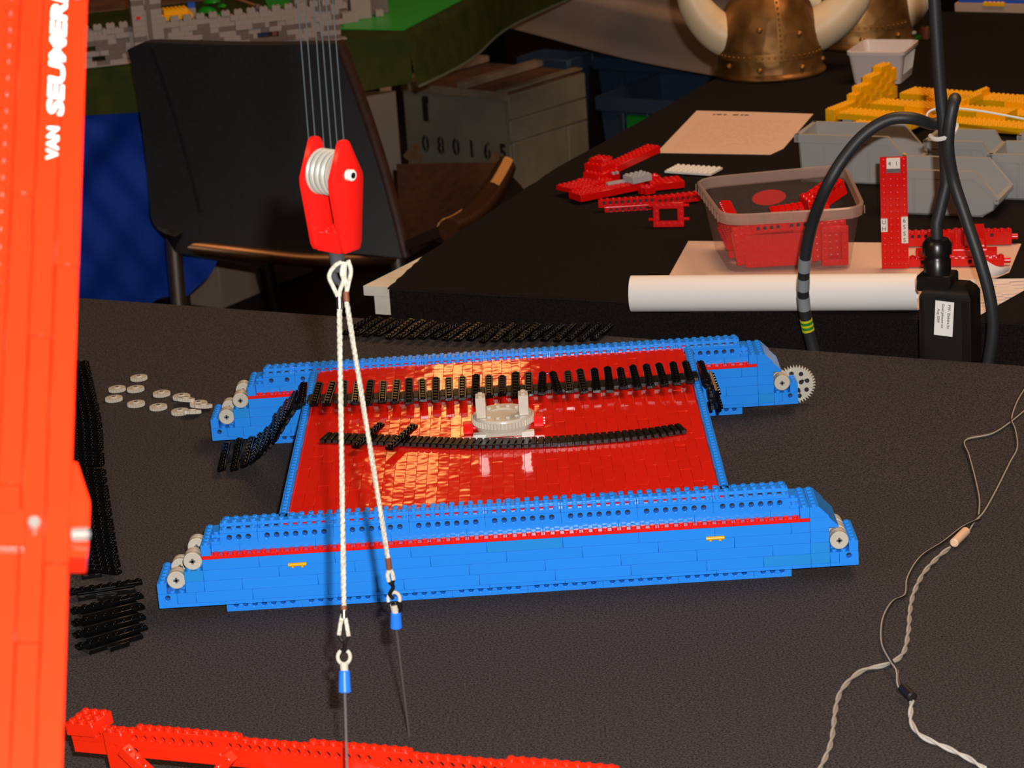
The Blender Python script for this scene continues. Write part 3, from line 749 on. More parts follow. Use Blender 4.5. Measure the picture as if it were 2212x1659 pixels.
def strut(x0, z0, x1, z1, studs):
    L = math.hypot(x1 - x0, z1 - z0); b = MB(); b.box(0, L, -.0082, -.0002, -.0078, 0, 'red_crane', .0004)
    for i in range(int(L / P)):
        if studs:
            b.T = Matrix.Rotation(math.radians(90), 4, 'X')
            for r_ in (-.0020, -.0060): b.stud((i + .5) * P, r_, .0082, 'red_crane', r=.0020)
            b.T = None
        else: b.stud((i + .5) * P, -.0042, 0, 'red_crane')
    o = ob('strut', b, tr, (x0, -.0086, z0), (0, -math.atan2(z1 - z0, x1 - x0), 0)); return o
strut(xb(292), -.003, xb(292) + .042, -.045, False)
strut(xb(395), -.046, xb(512), -.001, True)
for k in range(4):
    x = xb(512) + .004 + k * .085
    strut(x + .004, -.016, x + .042, -.054, False); strut(x + .040, -.056, x + .080, -.016, True)
b = MB(); b.box(0, LB, 0, .016, -.058, -.0484, 'red_crane', .0004); ob('bottom_chord', b, tr)
# ================================================================== HOOK BLOCK AND SLINGS
DH = 1.66; psi = math.radians(38)
HC = atd(718, 418, DH)
Mh = Matrix(((math.cos(psi), math.sin(psi), 0, HC.x), (-math.sin(psi), math.cos(psi), 0, HC.y), (0, 0, 1, HC.z), (0, 0, 0, 1))) @ Matrix.Rotation(.02, 4, 'Y')
hk = thing('hook_block', 'red hanging hook block with white pulley on thin hoist lines', 'hook block', mw=Mh)
out = [(-.0045, .0345), (-.0020, .0365), (.0020, .0365), (.0045, .0345), (.0150, .0125), (.0152, .0080), (.0092, -.0330), (.0070, -.0370), (-.0070, -.0370), (-.0092, -.0330), (-.0152, .0080), (-.0150, .0125)]
for x in (-.0122, .0122):
    b = MB()
    vs = []
    for xo, s in ((-.0026, .93), (-.0018, 1), (.0018, 1), (.0026, .93)): vs += [(xo, q[0] * s, q[1] * (1 - (1 - s) * .5)) for q in out]
    n = len(out); b.add(vs, [tuple(range(n))[::-1], tuple(range(3 * n, 4 * n))] + [(a * n + i, a * n + (i + 1) % n, (a + 1) * n + (i + 1) % n, (a + 1) * n + i) for a in range(3) for i in range(n)], 'red')
    ob('side_plate', b, hk, (x, 0, 0))
for x in (-.0066, -.0022, .0022, .0066):
    b = MB(); b.T = Matrix.Rotation(math.radians(90), 4, 'Y')
    b.lathe([(.003, -.0021), (.0148, -.0021), (.0150, -.0016), (.0136, 0), (.0150, .0016), (.0148, .0021), (.003, .0021)], 'pulley', 32); b.lathe([(.0140, -.0003), (.0142, 0), (.0140, .0003)], 'groove', 32); b.T = None
    ob('pulley', b, hk, (x, 0, .0140))
b = MB(); b.cyl((-.018, 0, .0140), (.0190, 0, .0140), .0038, 'white', 18, ch=.0006); b.cyl((.0189, 0, .0140), (.0193, 0, .0140), .0020, 'hole', 14); ob('axle', b, hk)
b = MB(); b.box(-.0095, .0095, -.0085, .0085, -.0375, -.0240, 'red', .0006)
for x in (-.004, .004): b.stud(x, -.004, -.0240, 'red'); b.stud(x, .004, -.0240, 'red')
ob('bottom_brick', b, hk)
b = MB(); b.cyl((0, 0, -.052), (0, 0, -.0370), .0042, 'clear_smoke', 14, r1=.0055)
b.tube(smooth_path([(0, 0, -.048), (.0050, .001, -.0515), (.0062, .001, -.0570), (.0022, .001, -.0610), (-.0032, .001, -.0590), (-.0050, .001, -.0540)], 6), .0022, 'clear_smoke', 8)
ob('hook', b, hk)
for i, (u0, v0, u1, v1) in enumerate(((668, 318, 649, 76), (683, 330, 664, 76), (700, 318, 683, 76), (715, 318, 696, 76), (729, 318, 710, 76), (744, 322, 725, 76))):
    p0 = atd(u0 + (u0 - u1) * .12, v0 + 29, DH); p1 = atd(u1 - (u0 - u1) * .62, v1 - 150, DH)
    b = MB(); b.tube([p0, p1], .00046, 'line', 6)
    o = ob('hoist_line', b, hk); o.matrix_parent_inverse = Mh.inverted()
def lug_end(root, u, v, d, lean, parts):
    pass
def rope_tube(b, p0, p1, r=.0017):
    p0 = Vector(p0); p1 = Vector(p1); L = (p1 - p0).length; d = (p1 - p0).normalized(); u = d.orthogonal().normalized(); w_ = d.cross(u); n = int(L / .0011)
    for s in range(3):
        pts = [p0 + d * (L * i / n) + (u * math.cos(i * .55 + s * 2.094) + w_ * math.sin(i * .55 + s * 2.094)) * r * .42 for i in range(n + 1)]
        b.tube(pts, r * .62, 'rope', 5)
def sling(lab, px, depth0, depth1, rodend):
    q0 = atd(px['top'][0], px['top'][1], depth0); q1 = atd(px['bot'][0], px['bot'][1], depth1)
    root = thing('lifting_sling', lab, 'sling', q0); inv = Matrix.Translation(-q0)
    v0, v1 = px['top'][1], px['bot'][1]
    def pt(u, v):
        t = (v - v0) / (v1 - v0); return atd(u, v, depth0 + (depth1 - depth0) * max(0, t))
    def part(n, b):
        o = ob(n, b, root); o.matrix_parent_inverse = inv; return o
    b = MB(); rope_tube(b, q0, q1); part('rope', b)
    for lp in px['loops']:
        b = MB(); b.tube(smooth_path([pt(*q) for q in lp], 5), .00145, 'rope', 7); part('rope_loop', b)
    for (a, c, m, r) in px['ferrules']:
        b = MB(); b.cyl(pt(*a), pt(*c), r, m, 12, ch=.0004); part('ferrule', b)
    b = MB()
    for lp, r in px['shackle']: b.tube(smooth_path([pt(*q) for q in lp], 5), r, 'steel_dark', 8)
    part('shackle', b)
    (cu, cv), (eu, ev) = px['ring']
    b = MB(); e = pt(cu, cv); rx = RM @ Vector((1, 0, 0)); ry = RM @ Vector((0, 1, 0)); a0, a1 = px['arc']
    b.tube([e + rx * .0040 * math.cos(t) + ry * .0046 * math.sin(t) for t in [a0 + (a1 - a0) * i / 16 for i in range(17)]], .0013, 'grey', 8)
    b.cyl(pt(cu, cv + 12), pt(eu, ev), .0028, 'grey', 12, r1=.0026); part('lug', b)
    b = MB(); b.cyl(pt(eu, ev - 4), pt(*px['sleeve']), .0036, 'lug_blue', 16, r1=.0042, ch=.0006); part('sleeve', b)
    b = MB(); b.tube([pt(*px['sleeve']), rodend], .0009, 'thread_clear', 6); part('rod', b)
    return root
e1 = atd(752, 1740, 1.64); e2 = at(884, 1590, .7515)
sling('left white rope sling under the hook, its blue-sleeved end hanging lowest', dict(top=(733, 660), bot=(743, 1318),
    loops=[[(738, 566), (724, 574), (711, 596), (722, 624), (733, 648), (733, 664)], [(743, 566), (738, 588), (742, 606), (734, 630), (733, 664)], [(742, 1318), (736, 1345), (732, 1372)], [(742, 1318), (748, 1345), (753, 1374)]],
    ferrules=[((733, 640), (734, 668), 'steel', .0022), ((742, 1308), (743, 1318), 'brown', .0021), ((743, 1316), (743, 1336), 'steel', .0022)],
    shackle=[([(732, 1372), (738, 1384), (748, 1384), (753, 1374)], .0011), ([(743, 1382), (745, 1395), (741, 1408), (738, 1404)], .0013)],
    ring=((743, 1419), (744, 1452)), arc=(-4.2, 1.05), sleeve=(745, 1496)), DH, DH, e1)
sling('right white rope sling under the hook, slanting to a shorter blue-sleeved end', dict(top=(749, 655), bot=(838, 1206),
    loops=[[(752, 562), (758, 586), (752, 616), (748, 638), (749, 657)], [(746, 566), (744, 596), (749, 620), (748, 640)], [(841, 1226), (837, 1243), (840, 1256)], [(841, 1226), (848, 1240), (850, 1252)]],
    ferrules=[((747, 630), (749, 652), 'brown', .0020), ((838, 1204), (841, 1230), 'brown', .0021)],
    shackle=[([(840, 1256), (846, 1262), (850, 1252)], .0013), ([(846, 1260), (849, 1270), (842, 1284), (850, 1293)], .0014), ([(848, 1304), (856, 1312), (862, 1302), (864, 1318), (850, 1322)], .0017)],
    ring=((851, 1294), (855, 1326)), arc=(-.4, 3.6), sleeve=(856, 1356)), DH, 1.73, e2)
# ================================================================== WIRES ON THE FELT
ZW = .7516
def wire(name, lab, segs, cat='wire'):
    p = at(segs[0][1][0][0], segs[0][1][0][1], .75); root = thing(name, lab, cat, p); inv = Matrix.Translation(-p)
    for kind, px, m, r in segs:
        path = smooth_path([at(q[0], q[1], ZW + (q[2] if len(q) > 2 else 0)) for q in px], 8)
        b = MB()
        if kind == 'twist':
            path = resample(path, .002); n = len(path)
            for s in (0, math.pi):
                pts = []
                for i, q in enumerate(path):
                    t = (path[min(i + 1, n - 1)] - path[max(i - 1, 0)]).normalized(); sd_ = Vector((-t.y, t.x, 0)); a = i * .30 + s
                    pts.append(q + sd_ * r * .95 * math.cos(a) + Vector((0, 0, r * (1 + .9 * math.sin(a)))))
                b.tube(pts, r, m, 8)
        elif kind == 'flat':
            for s, mm in ((-1, m), (1, 'wire_dark')):
                pts = []; n = len(path)
                for i, q in enumerate(path):
                    t = (path[min(i + 1, n - 1)] - path[max(i - 1, 0)]).normalized(); pts.append(q + Vector((-t.y, t.x, 0)) * r * .8 * s + Vector((0, 0, r * (.9 + .25 * s))))
                b.tube(pts, r, mm, 7)
        elif kind == 'plug':
            q0, q1 = path[0], path[-1]; b.cyl(q0 + Vector((0, 0, r)), q1 + Vector((0, 0, r)), r, m, 14, ch=r * .3)
        else: b.tube([q + Vector((0, 0, r)) for q in path], r, m, 8)
        o = ob('plug' if kind == 'plug' else 'strand', b, root); o.matrix_parent_inverse = inv
    return root
wire('twisted_cable', 'grey twisted cable pair with a beige plug running up the right of the felt', [
    ('twist', [(1768, 1672), (1795, 1608), (1806, 1530), (1822, 1488), (1862, 1452), (1915, 1438), (1950, 1416), (1962, 1370), (1966, 1322), (1974, 1284), (1996, 1240), (2028, 1205), (2052, 1186)], 'wire_grey', .0011),
    ('plug', [(2060, 1183), (2087, 1156)], 'connector', .0040),
    ('flat', [(2086, 1158), (2104, 1128), (2124, 1106), (2150, 1060), (2180, 1000), (2196, 968), (2192, 930), (2184, 905), (2196, 868), (2214, 838)], 'wire_grey', .0008),
    ('flat', [(2112, 1118), (2114, 1080), (2104, 1030), (2092, 985), (2084, 952), (2140, 938), (2178, 915), (2214, 886)], 'wire_grey', .0008)])
wire('thin_cable', 'thin black wire looping left of the twisted cable to a light grey lead', [
    ('flat', [(2118, 1122, .003), (2080, 1140, .001), (2038, 1172), (1990, 1204), (1962, 1248), (1956, 1286), (1928, 1302), (1908, 1340), (1906, 1390, .001), (1924, 1428, .0052), (1938, 1450, .0052), (1940, 1478, .001), (1948, 1494)], 'wire_grey', .0008),
    ('plug', [(1950, 1496), (1972, 1518)], 'wire_dark', .0040),
    ('twist', [(1970, 1516), (1968, 1560), (1990, 1592), (2040, 1616), (2090, 1640), (2128, 1664)], 'wire_light', .0011)])
# ================================================================== THINGS ON THE SECOND TABLE
TZ = .7502
def round_quad(q, r, n=4):
    """rounded outline of a quad of 2D points"""
    out = []
    for i in range(4):
        p, a, c = Vector(q[i]), Vector(q[i - 1]), Vector(q[(i + 1) % 4])
        s = p + (a - p).normalized() * r; e = p + (c - p).normalized() * r
        for k in range(n + 1):
            t = k / n; out.append(s * (1 - t) ** 2 + p * 2 * t * (1 - t) + e * t * t)
    return out
def loft(b, rings, m, bottom=True, top=False):
    n = len(rings[0][0]); vs = []
    for o, z in rings: vs += [(q[0], q[1], z) for q in o]
    fs = [(a * n + i, a * n + (i + 1) % n, (a + 1) * n + (i + 1) % n, (a + 1) * n + i) for a in range(len(rings) - 1) for i in range(n)]
    if bottom: fs.append(tuple(range(n))[::-1])
    if top: fs.append(tuple((len(rings) - 1) * n + i for i in range(n)))
    b.add(vs, fs, m)
def grow(q, d):
    c = sum((Vector(p) for p in q), Vector((0, 0))) / 4
    return [c + (Vector(p) - c) * (1 + d / (Vector(p) - c).length) for p in q]
# clear tub
tb_c = Vector((.605, 1.07, TZ))
bot = [(.532, .979), (.676, .957), (.682, 1.120), (.522, 1.118)]; tp = [(.526, .966), (.690, .962), (.697, 1.185), (.510, 1.160)]
rel = lambda q: [Vector(p) - tb_c.xy for p in q]
tub = thing('plastic_tub', 'clear frosted plastic tub filled with red toy parts, standing on the white sheet', 'tub', tb_c)
b = MB(); loft(b, [(round_quad(rel(bot), .022), .0018), (round_quad(rel(tp), .030), .066)], 'tub_clear'); ob('body', b, tub)
b = MB(); loft(b, [(round_quad(rel(tp), .030), .0645), (round_quad(grow(rel(tp), .006), .034), .0645), (round_quad(grow(rel(tp), .008), .034), .0770), (round_quad(grow(rel(tp), .005), .034), .0785), (round_quad(grow(rel(tp), .001), .031), .0775), (round_quad(rel(tp), .030), .066)], 'tub_rim', False)
rq = round_quad(grow(rel(tp), .0075), .034, 4)
for i in range(4):
    a, c = grow(rel(tp), .0078)[i], grow(rel(tp), .0078)[(i + 1) % 4]
    for k in range(1, 10):
        q = a.lerp(c, k / 10); b.cyl((q.x, q.y, .0655), (q.x, q.y, .0750), .0007, 'tub_rim', 6)
ob('rim', b, tub)
b = MB(); n = 20; b.T = Matrix.Translation((0, 0, 0))
bk = [Vector(p) for p in rel(tp)[2:4]]; mid = bk[0].lerp(bk[1], .52); dx_ = (bk[0] - bk[1]).normalized()
for s_ in (1,):
    b.add([(mid.x + dx_.x * .022 * math.cos(2 * math.pi * i / n) , mid.y - .004 + dx_.y * .022 * math.cos(2 * math.pi * i / n), .046 + .010 * math.sin(2 * math.pi * i / n)) for i in range(n)] + [(mid.x + dx_.x * .022 * math.cos(2 * math.pi * i / n) , mid.y - .0048 + dx_.y * .022 * math.cos(2 * math.pi * i / n), .046 + .010 * math.sin(2 * math.pi * i / n)) for i in range(n)], [tuple(range(n)), tuple(range(n, 2 * n))] + [(i, (i + 1) % n, n + (i + 1) % n, n + i) for i in range(n)], 'red_matte')
b.T = None; ob('red_label', b, tub)
def on_tub(x, y, z): return Vector((x, y, TZ + z))
def red_thing(lab, me, o, x, y, cat='toy part', group='red toy parts in the clear tub', name='toy_part'):
    r = thing(name, lab, cat, mw=frame(x, y, o), group=group); ob('brickwork', me, r); return r
def window_frame(nx, ny, m='red_toy', axles=True):
    b = MB(); b.box(0, nx * P, 0, P, 0, .0064, m, .0004); b.box(0, nx * P, (ny - 1) * P, ny * P, 0, .0064, m, .0004)
    b.box(0, P, P, (ny - 1) * P, 0, .0064, m, .0004); b.box((nx - 1) * P, nx * P, P, (ny - 1) * P, 0, .0064, m, .0004)
    for i in range(nx):
        for j in range(ny):
            if i in (0, nx - 1) or j in (0, ny - 1): b.stud((i + .5) * P, (j + .5) * P, .0064, m, n=8)
    if axles:
        for y in (P * .5 + .006, (ny - .5) * P):
            b.cyl((-.006, y, .0032), (0, y, .0032), .0022, m, 10); b.cyl((nx * P, y, .0032), (nx * P + .007, y, .0032), .0022, m, 10)
    return b.mesh('frame')
red_thing('red holed beam just above the large studded plate in the clear tub', beam(9, 1, .0096, 'red_toy', [1, 2, 3, 4, 6, 7, 8], 'all', .004), on_tub(.560, .9835, .047), (1, -.06, .05), (.04, 1, 0))
red_thing('large red studded plate standing against the front wall inside the clear tub', brick(10, 5, .0064, 'red_toy', n=8), on_tub(.552, .9935, .004), (1, -.10, .02), (.02, .06, 1))
red_thing('red open frame with studs at the right end of the clear tub', window_frame(4, 6, axles=False), on_tub(.642, .980, .004), (1, .02, -.03), (.0, .07, 1))
red_thing('red beam with holes lying highest at the front of the clear tub', beam(5, 2, .0096, 'red_toy', [1, 2, 3, 4], 'all'), on_tub(.585, .988, .0625), (1, .06, .07), (-.05, 1, .2))
red_thing('short red block beside the highest beam in the clear tub', beam(3, 2, .0096, 'red_toy', [1, 2], 'all'), on_tub(.630, .990, .0630), (1, -.02, 0), (0, 1, .25))
red_thing('red corner piece at the left front of the clear tub', brick(3, 3, .0096, 'red_toy', n=8), on_tub(.548, .992, .055), (.8, .6, -.25), (-.6, .8, .1))
red_thing('red holed block rising highest at the right of the clear tub', beam(5, 3, .0192, 'red_toy', [1, 2, 3, 4], 'all'), on_tub(.652, 1.03, .060), (.8, .45, .35), (-.45, .9, .1))
red_thing('round red stack in the middle of the clear tub', brick(3, 4, .024, 'red_toy', n=8), on_tub(.638, 1.02, .048), (1, .3, .2), (-.3, 1, .2))
red_thing('long red slab lying on the bottom of the clear tub', brick(16, 9, .0096, 'red_toy', n=8), on_tub(.535, 1.035, .005), (1, -.06, 0), (.06, 1, 0))
red_thing('red slab leaning along the left wall inside the clear tub', brick(5, 10, .0128, 'red_toy', n=8), on_tub(.545, 1.022, .018), (.1, -.05, 1), (-.05, 1, .02))
red_thing('thick red block in the middle depth of the clear tub', brick(13, 3, .0288, 'red_toy', n=8), on_tub(.545, 1.006, .018), (1, -.1, .04), (.1, 1, .1))
red_thing('red slab with studs standing in the right middle of the clear tub', brick(8, 6, .0064, 'red_toy', n=8), on_tub(.612, .992, .006), (1, .03, .05), (-.03, .03, 1))
red_thing('red bar lying low at the left front of the clear tub', brick(3, 6, .0096, 'red_toy', n=8), on_tub(.541, .999, .006), (1, .1, .12), (-.1, .08, 1))
red_thing('red beam across the right half of the clear tub', beam(8, 2, .0192, 'red_toy', [1, 2, 3, 5, 6], 'all'), on_tub(.60, 1.004, .030), (1, -.12, -.10), (.1, 1, .2))
# ---------------------------------------------------------------- rolled sheet and flat sheets
rl0 = at(1364, 638, TZ + .02); rl1 = at(1982, 634, TZ + .02); rl0.z = rl1.z = TZ + .0222
rd = (rl1 - rl0).normalized(); rn = Vector((-rd.y, rd.x, 0))
sh = thing('paper_roll', 'large white sheet of paper, its front edge rolled into a thick tube', 'paper', (rl0.x, rl0.y, TZ))
inv = Matrix.Translation(-Vector((rl0.x, rl0.y, TZ)))
b = MB(); R = .0212; n = 40; pr = []
for i in range(n * 2 + 1):
    a = -math.pi / 2 + 2 * math.pi * i / n; r = R - .0016 * i / (2 * n)
    pr.append((r * math.cos(a), r * math.sin(a)))
vs = [rl0 + rn * q[0] * -1 + Vector((0, 0, q[1])) for q in pr] + [rl1 + rn * q[0] * -1 + Vector((0, 0, q[1])) for q in pr]
k = len(pr); b.add(vs, [(i, i + 1, k + i + 1, k + i) for i in range(k - 1)], 'paper_white')
o = ob('roll', b, sh); o.matrix_parent_inverse = inv
b = MB()
q = [at(1418, 612), at(1487, 522), at(2206, 528), at(2180, 590), at(2000, 625)]
fl = [rl0 + rd * .02, q[1], q[2], q[3], rl1]
pts = [Vector((p.x, p.y, TZ + .0004)) for p in fl]
b.prism([(p.x, p.y) for p in pts], 2, TZ + .0002, TZ + .0007, 'paper'); o = ob('flat_part', b, sh); o.matrix_parent_inverse = inv  # same white sheet as the roll; warm overhead light put into this tone
cu0 = at(2150, 596, TZ + .004); b = MB()
b.grid(lambda u, v: cu0 + Vector((-.012 + .03 * u, .012 * u - .01 * v, .002 + .020 * v * (1 - .6 * u) - .004 * math.sin(3 * u))), 8, 6, 'paper_white'); o = ob('curled_corner', b, sh); o.matrix_parent_inverse = inv
p0 = at(2085, 602)
dsn = thing('drawing_sheet', 'sheet with blue pencil strokes lying behind the black hanging box', 'paper', (p0.x, p0.y, TZ))
dq = [at(u, v) for u, v in ((2080, 606), (2226, 604), (2226, 622), (2112, 686), (2080, 690))]
b = MB(); b.prism([(q.x - p0.x, q.y - p0.y) for q in dq], 2, .0009, .0013, 'paper_blue'); ob('sheet', b, dsn)
pf, pr_, pb = at(1418, 331), at(1690, 331), at(1505, 240)
pa = thing('printed_page', 'cream printed page lying alone on the black cloth behind the red parts', 'paper', mw=frame(Vector((pr_.x - pf.x, pr_.y - pf.y, 0)), Vector((pb.x - pf.x, pb.y - pf.y, 0)), (pf.x, pf.y, TZ)))
Mi = pa.matrix_world.inverted()
C = [Mi @ at(u, v, TZ) for u, v in ((1418, 331), (1664, 335), (1692, 322), (1757, 247), (1630, 243), (1505, 240))]
b = MB(); b.prism([(q.x, q.y) for q in C], 2, .0003, .0008, 'paper'); ob('sheet', b, pa)
def lq(s, t):  # inside the page: s along, t depth
    a = C[0].lerp(C[2], s); c = C[5].lerp(C[3], s); return a.lerp(c, t)
b = MB(); random.seed(3)
for r_ in range(20):
    t = .10 + .035 * r_; s = .10
    while s < .86:
        L = random.uniform(.02, .07); p_ = lq(s, t)
        if random.random() < .85: b.box(p_.x, p_.x + L * .17, p_.y, p_.y + .0022, .0008, .00085, 'print_grey')
        s += L + .02
ob('print_lines', b, pa)
b = MB()
for s, L in ((.17, .02), (.20, .05), (.26, .03), (.34, .055), (.405, .03), (.44, .04)):
    p_ = lq(s, .90); b.box(p_.x, p_.x + L * .16, p_.y, p_.y + .0075, .0008, .00088, 'ink')
ob('print_heading', b, pa)
# ---------------------------------------------------------------- red parts left of the tub
e1, e2 = at(1272, 440), at(1398, 414)
as0 = Vector((e1.x, e1.y, TZ)); ax = Vector((e2.x - e1.x, e2.y - e1.y, 0)).normalized(); ay = Vector((-ax.y, ax.x, 0))
asm = thing('toy_assembly', 'sprawling red studded toy assembly with a small grey plate, left of the clear tub', 'toy part', mw=frame(ax, ay, as0))
ob('red_slab', brick(13, 4, .0096, 'red_toy', n=8), asm, (-.012, 0, .004)); ob('red_plate', brick(9, 5, .0064, 'red_toy', n=8), asm, (-.002, .033, .008), (0, 0, .12))
ob('red_slab', brick(6, 4, .0096, 'red_toy', n=8), asm, (.095, -.010, .002), (0, 0, -.35))
ob('grey_plate', brick(4, 3, .0096, 'grey_cool', n=8), asm, (.072, -.002, .0145), (0, 0, .05)); ob('grey_tile', brick(5, 1, .0032, 'grey_cool', None), asm, (.044, .018, .0145), (0, 0, -.1))
ob('hinge', beam(2, 1, .0096, 'red_toy', [1], 'all'), asm, (.078, -.012, .001)); ob('hinge', brick(2, 1, .0096, 'red_toy', n=8), asm, (.080, -.020, .001))
for k, (x, y, z, nx, ny, h, rz) in enumerate(((.050, .050, .004, 5, 4, .0192, .2), (.060, .058, .023, 4, 4, .0096, .3), (.066, .064, .0325, 3, 3, .0064, .4), (.034, .060, .004, 5, 3, .0096, .1))):
    ob('stacked_brick', brick(nx, ny, h, 'red_toy', n=8), asm, (x, y, z), (0, 0, rz))
ob('arm', brick(12, 3, .0096, 'red_toy', n=8), asm, (.086, .060, .018), (0, -.10, .28)); ob('small_plate', brick(4, 2, .0064, 'red_toy', n=8), asm, (.106, .035, .004), (0, 0, -.2))
b = MB()
for x in (0, .006): b.cyl((x, 0, 0), (x, -.003, 0), .0022, 'grey_cool', 10)
ob('grey_pins', b, asm, (.072, .049, .022))
w0, w1 = at(1452, 378), at(1545, 384)
wp = thing('white_plate', 'long white studded plate reaching behind the clear tub', 'toy part', mw=frame(Vector((w1.x - w0.x, w1.y - w0.y, 0)), (0, 1, 0), (w0.x, w0.y, TZ)))
ob('plate', brick(9, 5, .0032, 'white', n=8), wp, (-.012, 0, .002))
b0, b1 = at(1300, 459), at(1412, 452)
bm_ = thing('toy_beam', 'long red beam with holes in front of the red assembly', 'toy part', mw=frame(Vector((b1.x - b0.x, b1.y - b0.y, 0)), (0, 1, 0), (b0.x, b0.y, TZ)))
ob('holed_beam', beam(10, 1, .0096, 'red_toy', list(range(1, 10)), 'all'), bm_, (-.004, 0, .0064)); ob('holed_beam', beam(8, 1, .0064, 'red_toy', list(range(1, 8)), None), bm_, (.004, -.002, 0))
ob('holed_beam', beam(8, 2, .0096, 'red_toy', list(range(1, 8)), 'all'), bm_, (.071, .004, .003), (0, 0, .22))
f0, f1 = at(1413, 490), at(1482, 489)
fr = red_thing('red open frame standing on edge in front, catching the glare', window_frame(5, 4), Vector((f0.x, f0.y, TZ)), Vector((f1.x - f0.x, f1.y - f0.y, 0)), (0, .12, 1), group='', name='toy_grille')
# ---------------------------------------------------------------- upright red frame with white letter tiles
l0, l1 = at(1905, 583), at(1957, 582)
up = thing('toy_rack', 'upright red studded panel with white letter tiles and two low arms behind the black box', 'toy part', mw=frame(Vector((l1.x - l0.x, l1.y - l0.y, 0)), (0, 1, 0), (l0.x, l0.y, TZ + .0009)))
R90 = (math.radians(90), 0, 0)
ob('panel', brick(4, 17, .0064, 'red_toy', [(i, j) for i in range(4) for j in range(17) if not (i in (1, 2) and j > 14)], n=10), up, (0, .0064, 0), R90)
def tile(i, j, nx, ny, chars, rot):
    t = ob('letter_tile', brick(nx, ny, .0032, 'white', None), up, (i * P, 0, j * P), R90)
    for k, ch in enumerate(chars):
        x = (nx / 2 if len(chars) > 1 and nx == 1 else k + .5) * P; y = (ny - .5 - k) * P if nx == 1 else .5 * ny * P
        text(ch, .0072, 'ink', t, (x - .0004, y - .0024, .0033), (0, 0, 0), 'letter', 1, 0, .0, .0001, 'CENTER')
tile(0, 5.8, 1, 2, ('U', 'H'), 0); tile(3, 4, 1, 4, ('6', 'S', 'S', 'S'), 0); tile(1, 15.4, 2, 1.6, ('4', '1'), 0)
b = MB(); b.box(P, 3 * P, -.0006, .0002, 14.7 * P, 15.4 * P, 'grey_dark'); ob('recess', b, up)
for q in (1.4, 2.9): pass
ob('arm', beam(14, 2, .0096, 'red_toy', [2, 3, 4, 9, 10, 11], 'all'), up, (4 * P, .002, .001), (0, 0, -.02)); ob('arm', brick(12, 2, .0096, 'red_toy', None), up, (5 * P, .006, .010), (0, 0, -.02))
ob('rear_arm', beam(16, 2, .0160, 'red_toy', [1, 2, 3, 10, 11, 13], 'all'), up, (3.4 * P, .098, .001), (0, 0, .0))
ob('cross_plate', brick(5, 12, .0096, 'red_toy', n=8), up, (10.5 * P, .008, .0115)); ob('cross_plate', brick(3, 9, .0096, 'red_toy', None), up, (12.2 * P, .014, .0215))
for y, z, x in ((.010, .006, 18.0), (.106, .009, 19.4)):
    b = MB(); b.cyl((0, 0, 0), (.008, 0, 0), .0036, 'red_toy', 12, ch=.0006); ob('end_pin', b, up, (x * P - .0002, y - x * P * .02 * (1 if y < .05 else 0), z))
b = MB(); b.box(0, .012, 0, .006, 0, .003, 'yellow'); ob('yellow_plate', b, up, (14.2 * P, -.012, .0))
b = MB(); b.box(0, .010, 0, .030, 0, .003, 'yellow'); ob('yellow_plate', b, up, (14.0 * P, .045, .008))
# ---------------------------------------------------------------- grey parts bins
RZ2 = math.atan2(F2.y, F2.x)
def parts_bin(lab, x, y, L, W, H, z=TZ, rz=RZ2):
    g = thing('parts_bin', lab, 'bin', (x, y, z), rz, 'grey parts bins on the black cloth')
    prof = [(.004, 0), (L * .86, 0), (L * .97, H * .16), (L, H * .40), (L * .80, H), (0, H)]
    b = MB()
    for y0, y1 in ((0, .0022), (W - .0022, W)): b.prism(prof, 1, y0, y1, 'bin_grey')
    b.box(.003, L * .87, 0, W, 0, .0022, 'bin_grey')
    b.prism([(0, H), (.004, 0), (.0062, 0), (.0022, H)], 1, 0, W, 'bin_grey')
    b.prism([(L * .86, 0), (L * .97, H * .16), (L, H * .40), (L - .0022, H * .40), (L * .97 - .002, H * .16), (L * .86 - .002, .0022)], 1, 0, W, 'bin_grey')
    ob('body', b, g)
    b = MB(); e = .004
    for y0, y1 in ((-e, .0026), (W - .0026, W + e)):
        b.prism([(-e, H + .0012), (L * .80 + .001, H + .0012), (L + .003, H * .42), (L + .001, H * .36), (L * .79, H - .0095), (-e, H - .0095)], 1, y0, y1, 'bin_grey')
    b.box(-e, .0026, -e, W + e, H - .0095, H + .0012, 'bin_grey', .0008); b.box(L - .004, L + .003, -e, W + e, H * .30, H * .42, 'bin_grey', .0008)
    ob('rim', b, g)
    for q in (.22, .46, .62):
        b = MB(); b.box(L * q, L * q + .003, -.0012, .0002, .004, H - .012, 'bin_grey', .0004); ob('rib', b, g)
    return g
parts_bin('grey parts bin behind the clear tub, yellow pieces at its lip', .668, 1.436, .158, .080, .0655)
parts_bin('grey parts bin standing behind the black cables, nearest of the bins', .762, 1.226, .140, .075, .0585)
parts_bin('grey parts bin at the right picture edge, beside the nearest bin', .902, 1.268, .150, .075, .0600)
parts_bin('grey parts bin behind the nearest bin, partly hidden by the cables', .834, 1.372, .094, .070, .0600)
parts_bin('grey parts bin farthest right, behind the one at the picture edge', .955, 1.345, .150, .078, .0640)
p_ = at(1935, 333, .783)
yb = thing('yellow_piece', 'small yellow piece with a white corner in the lip of a grey bin', 'toy part', (p_.x, p_.y + .004, .772), -.3)
ob('bricks', brick(3, 2, .0096, 'yellow', n=8), yb, (-.012, 0, .0), (.35, .3, .2)); ob('white_brick', brick(1, 1, .0096, 'white', n=8), yb, (-.013, .002, .0085), (.2, .2, .1))
